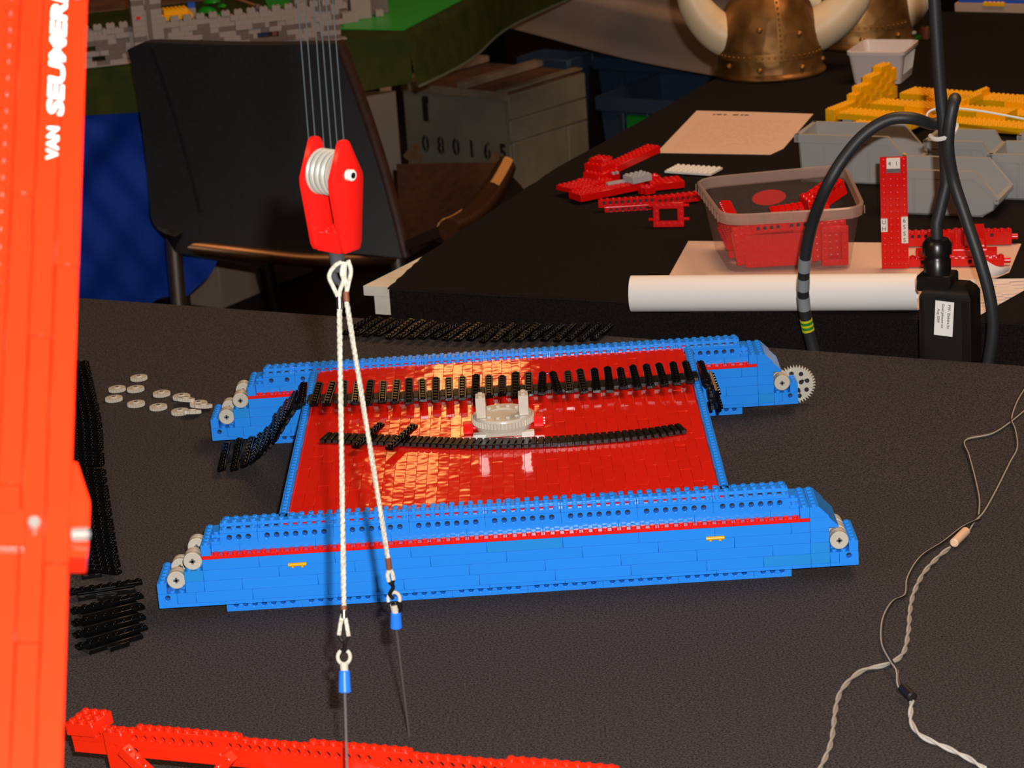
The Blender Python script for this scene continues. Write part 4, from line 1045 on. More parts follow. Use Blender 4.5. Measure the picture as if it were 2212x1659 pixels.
# ---------------------------------------------------------------- yellow studded deck model
ym = thing('yellow_model', 'yellow studded platform model with a stepped wall, raised on grey feet', 'toy model', (.752, 1.815, TZ), math.radians(-38))
def yp(nx, ny, h, x, y, z, name='yellow_plate', st='all', m='yellow'): ob(name, brick(nx, ny, h, m, st, n=8), ym, (x, y, z))
for x, y, nx, ny, z in ((.018, .004, 16, 5, .004), (.146, .004, 16, 5, .004), (.274, .004, 10, 5, .004), (.030, .082, 14, 5, .004), (.142, .082, 16, 5, .004), (.270, .082, 12, 5, .004), (.034, .166, 12, 6, .004), (.130, .166, 16, 6, .004), (.258, .166, 12, 6, .004),
                        (.110, .044, 6, 5, .0136), (.130, .122, 6, 6, .0136), (.112, .110, 8, 4, .0136), (.230, .044, 6, 5, .0136), (.236, .122, 7, 6, .0136), (.070, -.052, 9, 4, .002), (.142, -.050, 4, 7, .010)):
    yp(nx, ny, .0096, x, y, z)
for x, y in ((.16, .168), (.15, .06)): yp(1, 5, .0096, x, y, .0136, 'yellow_rib')
for x, y in ((.026, .006), (.11, .006), (.2, .006), (.05, .086), (.14, .086), (.25, .086), (.04, .170), (.06, .172), (.2, .172)):
    b = MB(); b.box(0, .016, 0, .012, 0, .0042, 'grey_cool', .0003); ob('foot', b, ym, (x, y, 0))
# stepped wall along the left side: open brickwork
def wallcol(y, nlay):
    for k in range(nlay):
        solid = (int(y / .016) + k) % 2 == 0 or k == 0 or k == nlay - 1
        yp(2, 2, .0096, 0, y, k * .0096, 'yellow_brick', 'all' if (k == nlay - 1 or not solid) else None) if solid else yp(1, 2, .0096, .004, y, k * .0096, 'yellow_brick', None)
for i, h in enumerate((2, 2, 2, 2, 3, 4, 4, 5, 5, 6, 6, 5)): wallcol(i * .016, h)
# ---------------------------------------------------------------- small white basket
bq = [Vector((.832, 2.088)), Vector((.903, 2.061)), Vector((.936, 2.142)), Vector((.866, 2.170))]; bc = sum(bq, Vector((0, 0))) / 4
ba = thing('basket', 'small white plastic basket with slotted sides between helmet and yellow model', 'basket', (bc.x, bc.y, TZ))
b = MB(); br = [p - bc for p in bq]; tpq = grow(br, .011)
loft(b, [(round_quad(br, .008), 0), (round_quad(tpq, .010), .048), (round_quad(grow(br, .0145), .011), .048), (round_quad(grow(br, .0150), .011), .0535), (round_quad(tpq, .010), .0545), (round_quad(grow(br, .0088), .009), .047), (round_quad(grow(br, -.003), .007), .002)], 'basket', True, True)
ob('body', b, ba)
b = MB()
for k in range(6):
    for (a0, a1, t0, t1) in ((br[1], br[2], tpq[1], tpq[2]), (br[0], br[1], tpq[0], tpq[1])):
        if a0 is br[0] and k > 4: continue
        f = .2 + .12 * k; lo = a0.lerp(a1, f); hi = t0.lerp(t1, f); nrm = Vector((a1.y - a0.y, a0.x - a1.x)).normalized() * .0008
        p0 = lo.lerp(hi, .3) + nrm * .2; p1 = lo.lerp(hi, .9) + nrm * .2
        if a0 is br[1]: b.cyl((p0.x, p0.y, .013), (p1.x, p1.y, .043), .0009, 'white', 6)
ob('slot', b, ba)
# ---------------------------------------------------------------- horned helmets
def helmet(lab, cx, cy, R, H, yaw, hornL, hornR, yh):
    g = thing('horned_helmet', lab, 'helmet', (cx, cy, TZ), yaw); inv = (Matrix.Translation((cx, cy, TZ)) @ Matrix.Rotation(yaw, 4, 'Z')).inverted()
    prof = [(R * 1.0, 0), (R * 1.03, .003), (R * 1.03, .006), (R * .99, .009), (R * .97, .012), (R * .965, .026), (R * .955, .045), (R * .93, H * .40), (R * .87, H * .56), (R * .77, H * .72), (R * .60, H * .86), (R * .38, H * .95), (R * .16, H * .99), (0, H)]
    b = MB(); b.lathe(prof, 'brass', 56); ob('dome', b, g, angle=60)
    def rad(z):
        for (r0, z0), (r1, z1) in zip(prof, prof[1:]):
            if z0 <= z <= z1: return r0 + (r1 - r0) * (z - z0) / max(1e-6, z1 - z0)
        return .001
    def strip(a0, a1, z0, z1, n, out=.0012):
        b.grid(lambda u, v: ((rad(z0 + (z1 - z0) * v) + out) * math.cos(a0 + (a1 - a0) * u), (rad(z0 + (z1 - z0) * v) + out) * math.sin(a0 + (a1 - a0) * u), z0 + (z1 - z0) * v), n, 10, 'brass_plain')
    front = -math.pi / 2
    b = MB(); strip(front - .06, front + .06, .044, H * .95, 3); ob('ridge_band', b, g, angle=60)
    b = MB(); strip(front - 1.5, front + 1.5, .034, .046, 30); ob('brow_band', b, g, angle=60)
    b = MB()
    for k in range(12):
        z = .05 + (H * .9 - .05) * k / 11; r = rad(z) + .0012; b.cyl((r * math.cos(front), r * math.sin(front), z), ((r + .002) * math.cos(front), (r + .002) * math.sin(front), z), .0022, 'brass_plain', 8, r1=.0012)
    for k in range(25):
        a = front - 1.45 + 2.9 * k / 24; z = .040; r = rad(z) + .0012; b.cyl((r * math.cos(a), r * math.sin(a), z), ((r + .002) * math.cos(a), (r + .002) * math.sin(a), z), .0020, 'brass_plain', 8, r1=.0012)
    ob('small_rivets', b, g)
    for a, z in ((front + .42, .075), (front + .42, .020), (front - 1.1, .024), (front - .42, .020), (front - .42, .085), (front + 1.2, .022)):
        r = rad(z); b = MB(); n_ = Vector((math.cos(a), math.sin(a), 0)); q = n_ * r + Vector((0, 0, z))
        b.cyl(q, q + n_ * .003, .0052, 'brass_plain', 14, r1=.0046); b.cyl(q + n_ * .003, q + n_ * .0052, .0046, 'brass_plain', 14, r1=.0022); ob('rivet', b, g)
    for path, rs in (hornL, hornR):
        pp = smooth_path([aty(u, v, yh) for u, v in path], 6); n = len(pp)
        rr_ = [np.interp(i / (n - 1), np.linspace(0, 1, len(rs)), rs) for i in range(n)]
        b = MB(); b.tube([inv @ q for q in pp], [float(x) for x in rr_], 'horn', 20); h = ob('horn', b, g, angle=70)
        d = (pp[1] - pp[0]).normalized(); b = MB(); b.cyl(inv @ (pp[1] - d * .008), inv @ (pp[1] + d * .0005), rs[0] * 1.08, 'brass_plain', 24, r1=rs[0] * 1.03); ob('collar', b, h)
helmet('front brass helmet with cream horns and a riveted ridge, on the black cloth', .712, 2.228, .0900, .160, .12,
       ([(1622, 80), (1598, 84), (1560, 74), (1524, 44), (1496, 0), (1484, -60), (1492, -120)], [.036, .036, .0345, .031, .026, .017, .005]),
       ([(1740, 74), (1768, 62), (1806, 36), (1842, -4), (1868, -60), (1878, -120)], [.036, .036, .034, .030, .020, .006]), 2.225)
h2 = at(1862, 92)
helmet('rear brass helmet with cream horns, half hidden behind the front helmet', h2.x, h2.y, .0900, .160, -.55,
       ([(1790, 20), (1765, 6), (1740, -8), (1722, -50), (1722, -110)], [.033, .033, .031, .022, .006]),
       ([(1908, 36), (1934, 30), (1966, 8), (1992, -30), (2004, -90)], [.036, .036, .033, .026, .008]), h2.y)
p_ = at(1962, 88)
fg = thing('toy_vehicle', 'tiny green and white toy model beside the rear helmet', 'toy', (p_.x, p_.y, TZ), -.4)
ob('base', brick(5, 4, .0064, 'green', n=8), fg, (-.02, -.004, 0)); ob('white_plate', brick(5, 1, .0032, 'white', n=8), fg, (-.026, -.002, .012)); ob('block', brick(2, 2, .0160, 'stone', n=8), fg, (-.012, .006, .0064)); ob('red_brick', brick(2, 2, .0192, 'brown', n=8), fg, (.016, .012, 0)); ob('stand', brick(2, 2, .0060, 'stone', None), fg, (-.024, -.001, .006))
# ---------------------------------------------------------------- pale board with bricks, far right end
q0, q1 = at(2062, 26), at(2240, 30)
bd = thing('pale_board', 'pale board at the far end of the black cloth, top right corner', 'board', mw=frame(Vector((q1.x - q0.x, q1.y - q0.y, 0)), (0, 1, 0), (q0.x, q0.y, .7502)))
b = MB(); b.box(0, .5, 0, .3, 0, .0165, 'card', .001); ob('board', b, bd)
bp_ = thing('blue_plate', 'blue studded plate lying on the pale board, top right corner', 'toy part', mw=bd.matrix_world @ Matrix.Translation((.006, .006, .0168))); ob('plate', brick(20, 10, .0064, 'blue_sticker', n=8), bp_)
bp_ = thing('yellow_plate', 'yellow studded plate at the front edge of the pale board, top right corner', 'toy part', mw=bd.matrix_world @ Matrix.Translation((.055, -.003, .0125))); ob('plate', brick(5, 1, .0064, 'yellow', n=8), bp_)
# ================================================================== HANGING POWER BOX AND CABLES
BY = .640
px0 = aty(1984, 700, BY - .01); px1 = aty(2098, 700, BY - .035)
pbx = thing('power_box', 'black hanging power box with a white inspection sticker, between the two tables', 'power box', mw=frame(Vector((px1.x - px0.x, px1.y - px0.y, 0)), (0, 1, 0), (px0.x, px0.y, .655)))
W_ = (px1 - px0).xy.length; ztop = aty(2000, 622, BY).z - .655
D_ = .042
b = MB(); ta = .002
vs = []
for z, i in ((0, 0), (ztop - .006, .001), (ztop, .004), (ztop + .006, .010)):
    vs += [(i, i, z), (W_ - i, i, z), (W_ - i, D_ - i, z), (i, D_ - i, z)]
b.add(vs, [(3, 2, 1, 0), (12, 13, 14, 15)] + [(a * 4 + i, a * 4 + (i + 1) % 4, a * 4 + 4 + (i + 1) % 4, a * 4 + 4 + i) for a in range(3) for i in range(4)], 'box_black'); ob('housing', b, pbx)
for x0, x1 in ((W_ - .010, W_ - .002), (.002, .006)): b = MB(); b.box(x0, x1, -.0012, .0005, 0, ztop - .008, 'box_black', .0006); ob('rib', b, pbx)
Mp = pbx.matrix_world.inverted()
g0 = Mp @ aty(2030, 592, BY + .01); b = MB()
b.T = Matrix.Translation((g0.x, D_ * .5, ztop))
b.box(-.019, .019, -.016, .016, -.002, .016, 'box_black', .002); b.lathe([(.0150, .014), (.0150, .030), (.0135, .032), (.0135, .036), (.0160, .037), (.0160, .048), (.0125, .053), (.0080, .054)], 'box_black', 12); b.T = None; ob('cable_gland', b, pbx)
st0 = Mp @ aty(2014, 724, BY - .02); sw, shh = .0205, .0385
b = MB(); b.T = Matrix.Translation((st0.x + .0010, -.0009, st0.z)) @ Matrix.Rotation(.06, 4, 'Y'); b.box(0, sw, -.0004, 0, 0, shh, 'white_hot', .00015); b.T = None; stk = ob('inspection_sticker', b, pbx)
ms = Matrix.Translation((st0.x + .0010, -.00145, st0.z)) @ Matrix.Rotation(.06, 4, 'Y') @ Matrix(((0, 1, 0, 0), (0, 0, -1, 0), (-1, 0, 0, 0), (0, 0, 0, 1)))
for s, x, y, z, sx in (('PW- Elektra bv', .0030, .0152, .0043, 1.02), ('Goed gekeurd tot', .0028, .0088, .0038, .98), ('Aug 2009', .0088, .0040, .0040, 1.0)):
    t = text(s, z, 'ink', stk, None, None, 'lettering', sx, 0, .00004, .00006, mw=ms @ Matrix.Translation((-shh + x, y - .0020 + .0008, 0)))
CR = .0066
def cable(px, y, r=CR, m='cable', n=12):
    return smooth_path([aty(u, v, y + (q[0] if q else 0)) for u, v, *q in px], 8)
cb = thing('power_cable', 'thick black power cable dropping from above into the hanging box', 'cable', aty(2040, 515, BY)); inv = Matrix.Translation(-cb.location)
top_in = Mp.inverted() @ Vector((g0.x, D_ * .5, ztop + .050))
pth = cable([(2012, -160), (2017, -40), (2022, 60), (2030, 180), (2040, 290), (2044, 400)], BY + .012) + [top_in + Vector((0, 0, .02)), top_in]
b = MB(); b.tube(pth, CR, 'cable', 14); o = ob('cable', b, cb); o.matrix_parent_inverse = inv
cl = thing('power_cable', 'black power cable arching to the left with grey and yellow tape rings', 'cable', aty(1740, 600, BY)); inv = Matrix.Translation(-cl.location)
pth = cable([(1772, 830, .07), (1758, 760, .07), (1744, 705, .068), (1736, 650, .062), (1736, 600, .052), (1741, 545, .04), (1756, 480, .025), (1784, 408), (1824, 340), (1870, 288), (1922, 258), (1972, 256), (2014, 268, .014), (2040, 258, .018), (2056, 232, .014), (2063, 214, .004), (2060, 222, -.012), (2052, 262, -.016), (2048, 320, -.014), (2060, 390, -.01), (2086, 470, -.02), (2116, 560, -.034), (2138, 640, -.040), (2145, 710, -.040), (2134, 790, -.036), (2122, 850, -.034)], BY + .01)
b = MB(); b.tube(pth, CR, 'cable', 14); o = ob('cable', b, cl); o.matrix_parent_inverse = inv
for v0, v1, m_ in ((556, 585, 'tape_grey'), (599, 625, 'tape_grey'), (640, 669, 'tape_grey'), (688, 694, 'tape_yellow'), (694, 699, 'tape_green'), (699, 704, 'tape_yellow'), (704, 709, 'tape_green'), (709, 715, 'tape_yellow')):
    vis = [p for p in pth[:60]]
    def at_v(v):
        best = min(range(len(vis) - 1), key=lambda i: abs(pv(vis[i]) - v)); return best
    def pv(p):
        c = RM.transposed() @ (p - Vector(CAM)); return 829.5 - FPX * c.y / -c.z
    fine = [vis[i].lerp(vis[i + 1], t / 6) for i in range(len(vis) - 1) for t in range(6)]
    seg = [p for p in fine if v0 <= pv(p) <= v1]
    if len(seg) > 1:
        b = MB(); b.tube(seg, CR + .0004, m_, 14); o = ob('tape_ring', b, cl); o.matrix_parent_inverse = inv
zt = thing('cable_tie', 'white cable tie holding the black cables together, with a long tail', 'cable tie', aty(2040, 280, BY)); inv = Matrix.Translation(-zt.location)
c_ = aty(2038, 281, BY + .008); rx = RM @ Vector((1, .42, 0)).normalized(); ryv = Vector((0, 1, .25)).normalized()
b = MB(); b.tube([c_ + rx * .0150 * math.cos(math.pi + math.pi * i / 16) + ryv * .0175 * math.sin(math.pi + math.pi * i / 16) for i in range(17)], .0026, 'white', 6)
q = c_ + rx * .003 - ryv * .0180; b.box(q.x - .003, q.x + .003, q.y - .002, q.y + .002, q.z - .0025, q.z + .0025, 'white', .0005); o = ob('band', b, zt); o.matrix_parent_inverse = inv
b = MB(); b.tube(cable([(2004, 262, .026), (2003, 246, .03), (2018, 236, .032), (2050, 233, .034), (2120, 240, .036), (2240, 262, .038)], BY + .0), .0013, 'white', 6); o = ob('tail', b, zt); o.matrix_parent_inverse = inv
# ================================================================== CHAIR
TLc, TRc, BLc, BRc = aty(296, 82, 2.42), aty(742, 86, 2.60), aty(350, 532, 2.47), aty(886, 546, 2.62)
ch = thing('shell_chair', 'black upholstered shell chair with tubular metal frame seen from behind', 'chair', (-.15, 2.6, 0)); inv = Matrix.Translation((.15, -2.6, 0))
def cpart(n, b, par=None, ang=50):
    o = ob(n, b, par or ch, angle=ang); o.matrix_parent_inverse = inv if not par else Matrix.Identity(4); return o
def back(u, v):
    # rounded corners: pull the rows in near the corners
    p = TLc.lerp(TRc, u).lerp(BLc.lerp(BRc, u), v)
    e = 4 * u * (1 - u); f = 4 * v * (1 - v)
    p = p + Vector((.35, .9, 0)) * (.035 * (1 - e) * -1 + .02 * f - .005)
    p.z += -.010 * math.sin(math.pi * u) * (1 - v) - .014 * math.sin(math.pi * min(1, u * 1.3)) * v
    k = .028 * (max(0, 1 - u / .10) ** 2)
    if v < .12: p.z -= k * .5 * (1 - v / .12) ** 2
    if v > .82:
        p.x += k * 1.6 * ((v - .82) / .18) ** 2; p.z += k * .9 * ((v - .82) / .18) ** 2
    return p
b = MB(); b.grid(back, 28, 24, 'chair_vinyl', (.012, .022, .002)); cpart('backrest', b)
b = MB(); b.tube([back(1, v / 20) + Vector((.006, .010, 0)) for v in range(21)], .0125, 'chair_seat', 10); cpart('edge_piping', b)
b = MB(); b.tube([back(.10 + .08 * v / 14, .02 + v / 18) + Vector((0, -.001, 0)) for v in range(15)], .003, 'chair_vinyl', 6); cpart('seam', b)
P00, P10, P01, P11 = aty(868, 548, 2.60), at(957, 512, .452), at(858, 378, .462), at(1080, 374, .470)
def seat(u, v):
    p = P00.lerp(P10, u).lerp(P01.lerp(P11, u), v); p.z += .022 * (2 * v - 1) ** 2 - .02 * math.sin(math.pi * u) * math.sin(math.pi * v); return p
b = MB(); b.grid(seat, 16, 16, 'chair_seat', (0, 0, -.02)); cpart('seat', b)
fr_ = [seat(1, v / 16) for v in range(17)]
b = MB(); b.tube([p + Vector((.012, -.004, -.010)) for p in fr_], [.020 + .004 * math.sin(math.pi * i / 16) for i in range(17)], 'chair_lip', 14); cpart('front_lip', b)
for v0, v1, n_ in ((.03, .26, 6), (.74, .96, 5)):  # tan weave strips only where the lip glints; warm light is in their colour
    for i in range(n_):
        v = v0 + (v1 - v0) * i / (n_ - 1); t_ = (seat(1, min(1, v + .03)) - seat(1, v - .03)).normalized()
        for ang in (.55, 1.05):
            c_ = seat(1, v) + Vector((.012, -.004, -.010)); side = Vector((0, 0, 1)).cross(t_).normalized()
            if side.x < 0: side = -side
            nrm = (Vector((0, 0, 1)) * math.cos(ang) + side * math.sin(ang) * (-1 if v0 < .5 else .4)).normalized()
            b = MB(); b.box(-.0125, .0125, -.0050, .0050, -.001, .0012, 'cane_glint', .0008)
            o = ob('cane_glint_strip', b, ch); o.matrix_local = Matrix.Translation((.15, -2.6, 0)) @ frame(t_, nrm.cross(t_), c_ + nrm * .0225)
b = MB(); b.grid(lambda u, v: seat(1, .35 + .65 * v) + Vector((.012 + .035 * math.sin(1.5 * u), -.004, -.018 - .055 * u)), 6, 10, 'chair_under', (.004, 0, -.004)); cpart('underside', b)
TR_ = .0145
L1 = aty(376, 530, 2.475); L2_ = aty(572, 565, 2.72); R1 = aty(858, 556, 2.62)
b = MB(); b.tube(smooth_path([L1, aty(520, 546, 2.50), aty(680, 562, 2.55), R1], 6), TR_ * .9, 'rail_metal', 12); cpart('rear_rail', b)
for p, q in ((L1 + Vector((0, 0, .012)), Vector((L1.x - .012, L1.y, 0))), (R1, Vector((R1.x + .02, R1.y, 0))), (L2_, Vector((L2_.x + .05, L2_.y, 0))), (aty(1060, 420, 2.86), Vector((.29, 2.9, 0)))):
    b = MB(); b.tube([p, p.lerp(q, .5), q], TR_, 'chrome' if p.y < 2.7 else 'steel_dark', 14); l = cpart('leg', b)
for q0, q1 in ((L1, L2_), (R1, aty(1060, 420, 2.86))): b = MB(); b.tube([q0, q1], TR_ * .9, 'chrome', 10); cpart('side_rail', b)
b = MB(); b.tube([aty(415, 490, 2.5), aty(450, 528, 2.52), aty(470, 545, 2.56)], .007, 'steel_dark', 8); cpart('bracket', b)
# ================================================================== CRATE ON THE FLOOR
CX, CY, CRZ = .261, 4.0, math.radians(-40)
cr = thing('wooden_crate', 'old grey-green wooden crate with stencilled digits, on the floor beside the chair', 'crate', (CX, CY, 0), CRZ)
Lc, Dc, Hc = .335, .29, .402
b = MB(); b.box(-Lc, -.0, 0, Dc, 0, Hc - .012, 'crate', .002); ob('body', b, cr)
b = MB(); b.box(-Lc - .001, .001, -.004, -.0002, Hc - .024, Hc - .004, 'crate_batten', .0015); ob('lid_edge', b, cr)
for z0, z1 in ((.0, .14), (.142, .275), (.277, .330), (.332, .392)):
    b = MB(); b.box(.0002, .008, .002 if z1 < .3 else -.004, Dc, z0, z1, 'crate', .0015); ob('side_board', b, cr)
b = MB(); b.box(.008, .016, Dc * .70, Dc * .84, .0, .275, 'crate', .0015); ob('side_batten', b, cr)
for k in range(5):
    b = MB(); w0_ = Lc / 5; b.box(-Lc + k * w0_ + .001, -Lc + (k + 1) * w0_ - .001, .002, Dc - .002, Hc - .0118, Hc - .004 - random.uniform(0, .003), 'crate_lid', .001); ob('lid_board', b, cr)
for x, m_ in ((-Lc + .005, 'crate_batten'), (-.155, 'crate_batten'), (-.030, 'crate')):
    b = MB(); b.box(x, x + .030, -.002, Dc + .004, Hc - .0038, Hc + (.012 if x < -.1 else .001), m_, .0015); ob('lid_batten', b, cr)
b = MB(); b.box(-Lc + .062, -Lc + .080, -.0016, .0, Hc - .095, Hc - .036, 'stencil', .0006); b.box(-Lc + .066, -Lc + .084, -.003, -.0016, Hc - .05, Hc - .032, 'stencil'); ob('strap_slot', b, cr)
Mx = (math.radians(90), 0, 0)
for i, chx in enumerate('080165'):
    x = -Lc + .052 + i * .0495
    t = text(chx, .056, 'stencil', cr, (x, -.0006, Hc - .170), Mx, 'stencil_digit', .80, 0, .0020, .0002)
    if chx in '086':
        b = MB(); b.box(.0150, .0182, -.0006, .042, .0001, .0006, 'crate'); o = ob('stencil_bridge', b, t)
for x, z, s in ((-Lc + .02, .215, .026), (-.10, .165, .03), (-.075, .15, .018), (-.045, .235, .025), (-Lc + .03, .24, .015)):
    b = MB(); n = 14; b.prism([(x + s * math.cos(2 * math.pi * i / n) * (1 + .4 * random.random()), z + .5 * s * math.sin(2 * math.pi * i / n) * (1 + .5 * random.random())) for i in range(n)], 1, -.0004, 0, 'stain'); ob('rust_stain', b, cr)
# ------------------------------------------------------------------ pale things on the floor around it
pp = aty(846, 360, 4.33)
po = thing('pale_board', 'narrow pale upright board standing left of the wooden crate', 'board', (pp.x, 4.33, 0)); b = MB(); b.box(-.014, .014, 0, .02, 0, .405, 'wood_white', .001); ob('board', b, po)
cd1 = thing('cardboard_sheet', 'pinkish cardboard sheet standing behind the chair, left of the pale post', 'cardboard', (-.06, 4.05, 0)); b = MB(); b.box(-.12, .055, 0, .006, 0, .41, 'card', .001); ob('sheet', b, cd1)
q = at(480, 668, 0)
cb1 = thing('cardboard_box', 'beige cardboard box on the floor under the blue drape, behind the chair leg', 'box', (q.x, q.y, 0), math.radians(56))
b = MB(); b.box(0, .34, 0, .42, 0, .22, 'card', .003); ob('carton', b, cb1); b = MB(); b.box(-.001, .342, .20, .23, .2195, .2206, 'paper', .0002); ob('packing_tape', b, cb1)
for i, (u, v) in enumerate(((502, 636), (520, 634), (537, 622), (550, 612))):
    q2 = at(u, v, .0); k = thing('white_board', ('nearest', 'second', 'third', 'farthest')[i] + ' of four narrow white boards standing by the beige carton', 'board', (q2.x, q2.y - .02, 0), math.radians(56), 'white boards behind the chair')
    b = MB(); b.box(-.012, .012, -.004, .004, 0, .20 - .01 * i, 'wood_white', .001); ob('board', b, k)
# ------------------------------------------------------------------ dark blue storage tubs under the grey-clothed table
def tub_box(lab, p, rz, L, D, H, m='tub_blue'):
    g = thing('storage_box', lab, 'storage box', (p[0], p[1], 0), rz); b = MB()
    loft(b, [([Vector(q) for q in ((.02, .02), (L - .02, .02), (L - .02, D - .02), (.02, D - .02))], 0), ([Vector(q) for q in ((0, 0), (L, 0), (L, D), (0, D))], H)], m); ob('body', b, g)
    b = MB(); b.box(-.008, L + .008, -.010, .0, H - .035, H, m, .002); b.box(-.008, 0, 0, D, H - .035, H, m, .002); b.box(L, L + .008, 0, D, H - .035, H, m, .002); b.box(-.008, L + .008, D, D + .008, H - .035, H, m, .002)
    for k in range(1, 6): b.box(L * k / 6 - .003, L * k / 6 + .003, -.009, .012, .03, H - .036, m, .001)
    ob('rim', b, g); return g
q = aty(1284, 208, 4.28)
tg = tub_box('dark blue storage box right of the crate with green stuff showing in it', (q.x + .012, 4.28), math.radians(-34), .42, .3, q.z)
b = MB(); b.box(.085, .16, -.0115, -.0095, q.z - .095, q.z - .040, 'green', .004); ob('green_label', b, tg)
q3 = aty(1402, 252, 4.15)
yt = thing('yellow_tag', 'tiny yellow tag on the dark blue storage box', 'tag', tg.matrix_basis @ Vector((.168, -.014, q.z - .062)), -.5); b = MB(); b.box(-.006, .006, -.001, .001, -.006, .006, 'yellow', .0003); ob('slip', b, yt)
q = aty(1300, 188, 4.75)
tub_box('dark blue storage box standing farther back under the grey cloth', (.50, 4.72), math.radians(-38), .5, .3, .34)
tub_box('dark storage box behind the crate, under the grey cloth', (.30, 4.62), math.radians(-38), .15, .10, .37)
# ------------------------------------------------------------------ grey draped table
g0 = at(1005, 38, .40); g1 = at(1545, 166, .40); gd = (g1 - g0).normalized(); gn = Vector((gd.y, -gd.x, 0))
if gn.y > 0: gn = -gn
Lg = (g1 - g0).length + .5
gt = thing('draped_table', 'table under a sagging grey cloth, behind crate and helmets', 'table', g0 - Vector((0, 0, .40)), math.atan2(gd.y, gd.x))
def gcl(u, v):
    x = Lg * u; z = .75 - .35 * v
    return (x, -.03 * math.sin(math.pi * min(1, v * 1.1)) - .012 * math.sin(9 * u + 3 * v) + (.030 if .38 < v < .62 else 0) * math.sin((v - .38) / .24 * math.pi), z - .02 * math.sin(5 * u) * v * .3)
b = MB(); b.grid(gcl, 40, 24, 'grey_cloth', (0, .004, 0)); ob('cloth_front', b, gt, angle=80)
b = MB(); b.box(0, Lg, .01, .8, .742, .75, 'grey_cloth'); ob('cloth_top', b, gt)
b = MB(); b.box(.01, Lg - .01, .02, .79, .715, .742, 'wood_pale'); ob('tabletop', b, gt)
b = MB(); b.grid(lambda u, v: (-.004 + .01 * math.sin(6 * u), .8 * u, .75 - .30 * v), 12, 8, 'grey_cloth', (.004, 0, 0)); ob('cloth_side', b, gt)
for x in (.06, Lg - .06):
    for y in (.06, .74): b = MB(); b.box(x - .02, x + .02, y - .02, y + .02, 0, .715, 'steel_dark'); ob('leg', b, gt)
# ------------------------------------------------------------------ green-clothed table with the castle
K0 = Vector((.080, 2.866)); kd = Vector((.963, .270)).normalized(); kn = Vector((-kd.y, kd.x))
kz = math.atan2(kd.y, kd.x)
gt2 = thing('display_table', 'table under green cloth with a blue drape, carrying the grey toy castle', 'table', (K0.x, K0.y, 0), kz)
b = MB(); b.prism([(-1.6, 0), (0, 0), (.60, .9), (-1.6, .9)], 2, .715, .7455, 'wood_pale'); ob('tabletop', b, gt2)
b = MB(); b.prism([(-1.605, -.006), (.002, -.006), (.606, .905), (-1.605, .905)], 2, .7455, .7500, 'green_cloth'); ob('cloth_top', b, gt2)
b = MB(); b.grid(lambda u, v: (-1.605 + 1.61 * u, -.006 - .012 * v - .006 * v * math.sin(30 * u), .7495 - .092 * v - .010 * v * math.sin(9 * u)), 50, 6, 'green_cloth', (0, .004, 0)); ob('cloth_front', b, gt2, angle=80)
b = MB(); b.grid(lambda u, v: (.004 + .668 * .9 * u + .014 * v + .02 * v * math.sin(8 * u), -.006 + .9 * u, .7495 - .105 * v), 24, 6, 'green_cloth', (-.004, 0, 0)); ob('cloth_side', b, gt2, angle=80)
b = MB(); b.grid(lambda u, v: (.004 + .668 * .9 * u + .016 + .02 * math.sin(8 * u), -.006 + .9 * u, .6460 - .004 * v), 24, 2, 'hem', (-.003, 0, 0)); ob('cloth_hem', b, gt2, angle=80)
hem = [(-1.6, .20), (-.62, .262), (-.505, None)]
hp = [(324, 655), (346, 645), (399, 632), (425, 611), (452, 577), (469, 550), (480, 520), (500, 470)]
ix = gt2.matrix_basis.inverted()
def on_front(u, v):  # pixel to the plane of the drape
    d = Vector(ray(u, v)); n_ = Vector((-kd.y, kd.x, 0)); p0 = Vector((K0.x, K0.y, 0)) + n_ * .012
    t = (p0 - Vector(CAM)).dot(n_) / d.dot(n_); return ix @ (Vector(CAM) + d * t)
hq = [(-1.6, on_front(324, 655).z - .04)] + [(on_front(u, v).x, on_front(u, v).z) for u, v in hp]
hx = [q[0] for q in hq]; hz = [q[1] for q in hq]
def drape(u, v):
    x = hx[0] + (hx[-1] - hx[0]) * (u ** .6); z1 = float(np.interp(x, hx, hz)); z = .745 + (z1 - .745) * v
    fold = .016 * math.sin(22 * x + 24 * (.74 - z)) + .010 * math.sin(43 * x + 34 * (.7 - z)) + .006 * math.sin(80 * x + 50 * z)
    return (x, .012 - fold * min(1, v * 3) - .02 * v, z)
b = MB(); b.grid(drape, 110, 40, 'blue_cloth', (0, .004, 0)); ob('blue_drape', b, gt2, angle=80)
for x in (-1.55, -.45):
    for y in (.25, .80): b = MB(); b.box(x - .02, x + .02, y - .02, y + .02, 0, .715, 'steel_dark'); ob('leg', b, gt2)
# baseplate and castle
c0 = at(192, 146, .7505)
lc = ix @ c0
bpq = [ix @ at(u, v, .7502) for u, v in ((600, 66), (690, 63), (872, 66), (1004, -2), (960, -40), (560, -30))]
gp = thing('baseplate', 'bright green baseplate at the right end of the castle table', 'baseplate', (K0.x, K0.y, .7502), kz); b = MB(); b.prism([(q.x, q.y) for q in bpq], 2, 0, .0016, 'green_plate'); ob('plate', b, gp)
cs = thing('toy_castle', 'grey toy castle wall with crenellations and a square tower, behind the chair', 'toy castle', gt2.matrix_basis @ Vector((lc.x, lc.y, .7502)), kz)
random.seed(11)
x0_ = -10; nlay = 7
for k in range(nlay):
    i = x0_ + (k % 2)
    while i < 60:
        n_ = random.choice((1, 2, 2, 3, 4)); dark = random.random() < (.38 if k < 5 else .05)
        st = 'all' if k == nlay - 1 else None
        if not (k in (1, 2, 3) and random.random() < .10): ob('wall_brick', brick(n_, 2, BH, 'stone_dark' if dark else 'stone', st, n=8), cs, (i * P, random.choice((0, 0, 0, .002)), k * BH))
        i += n_
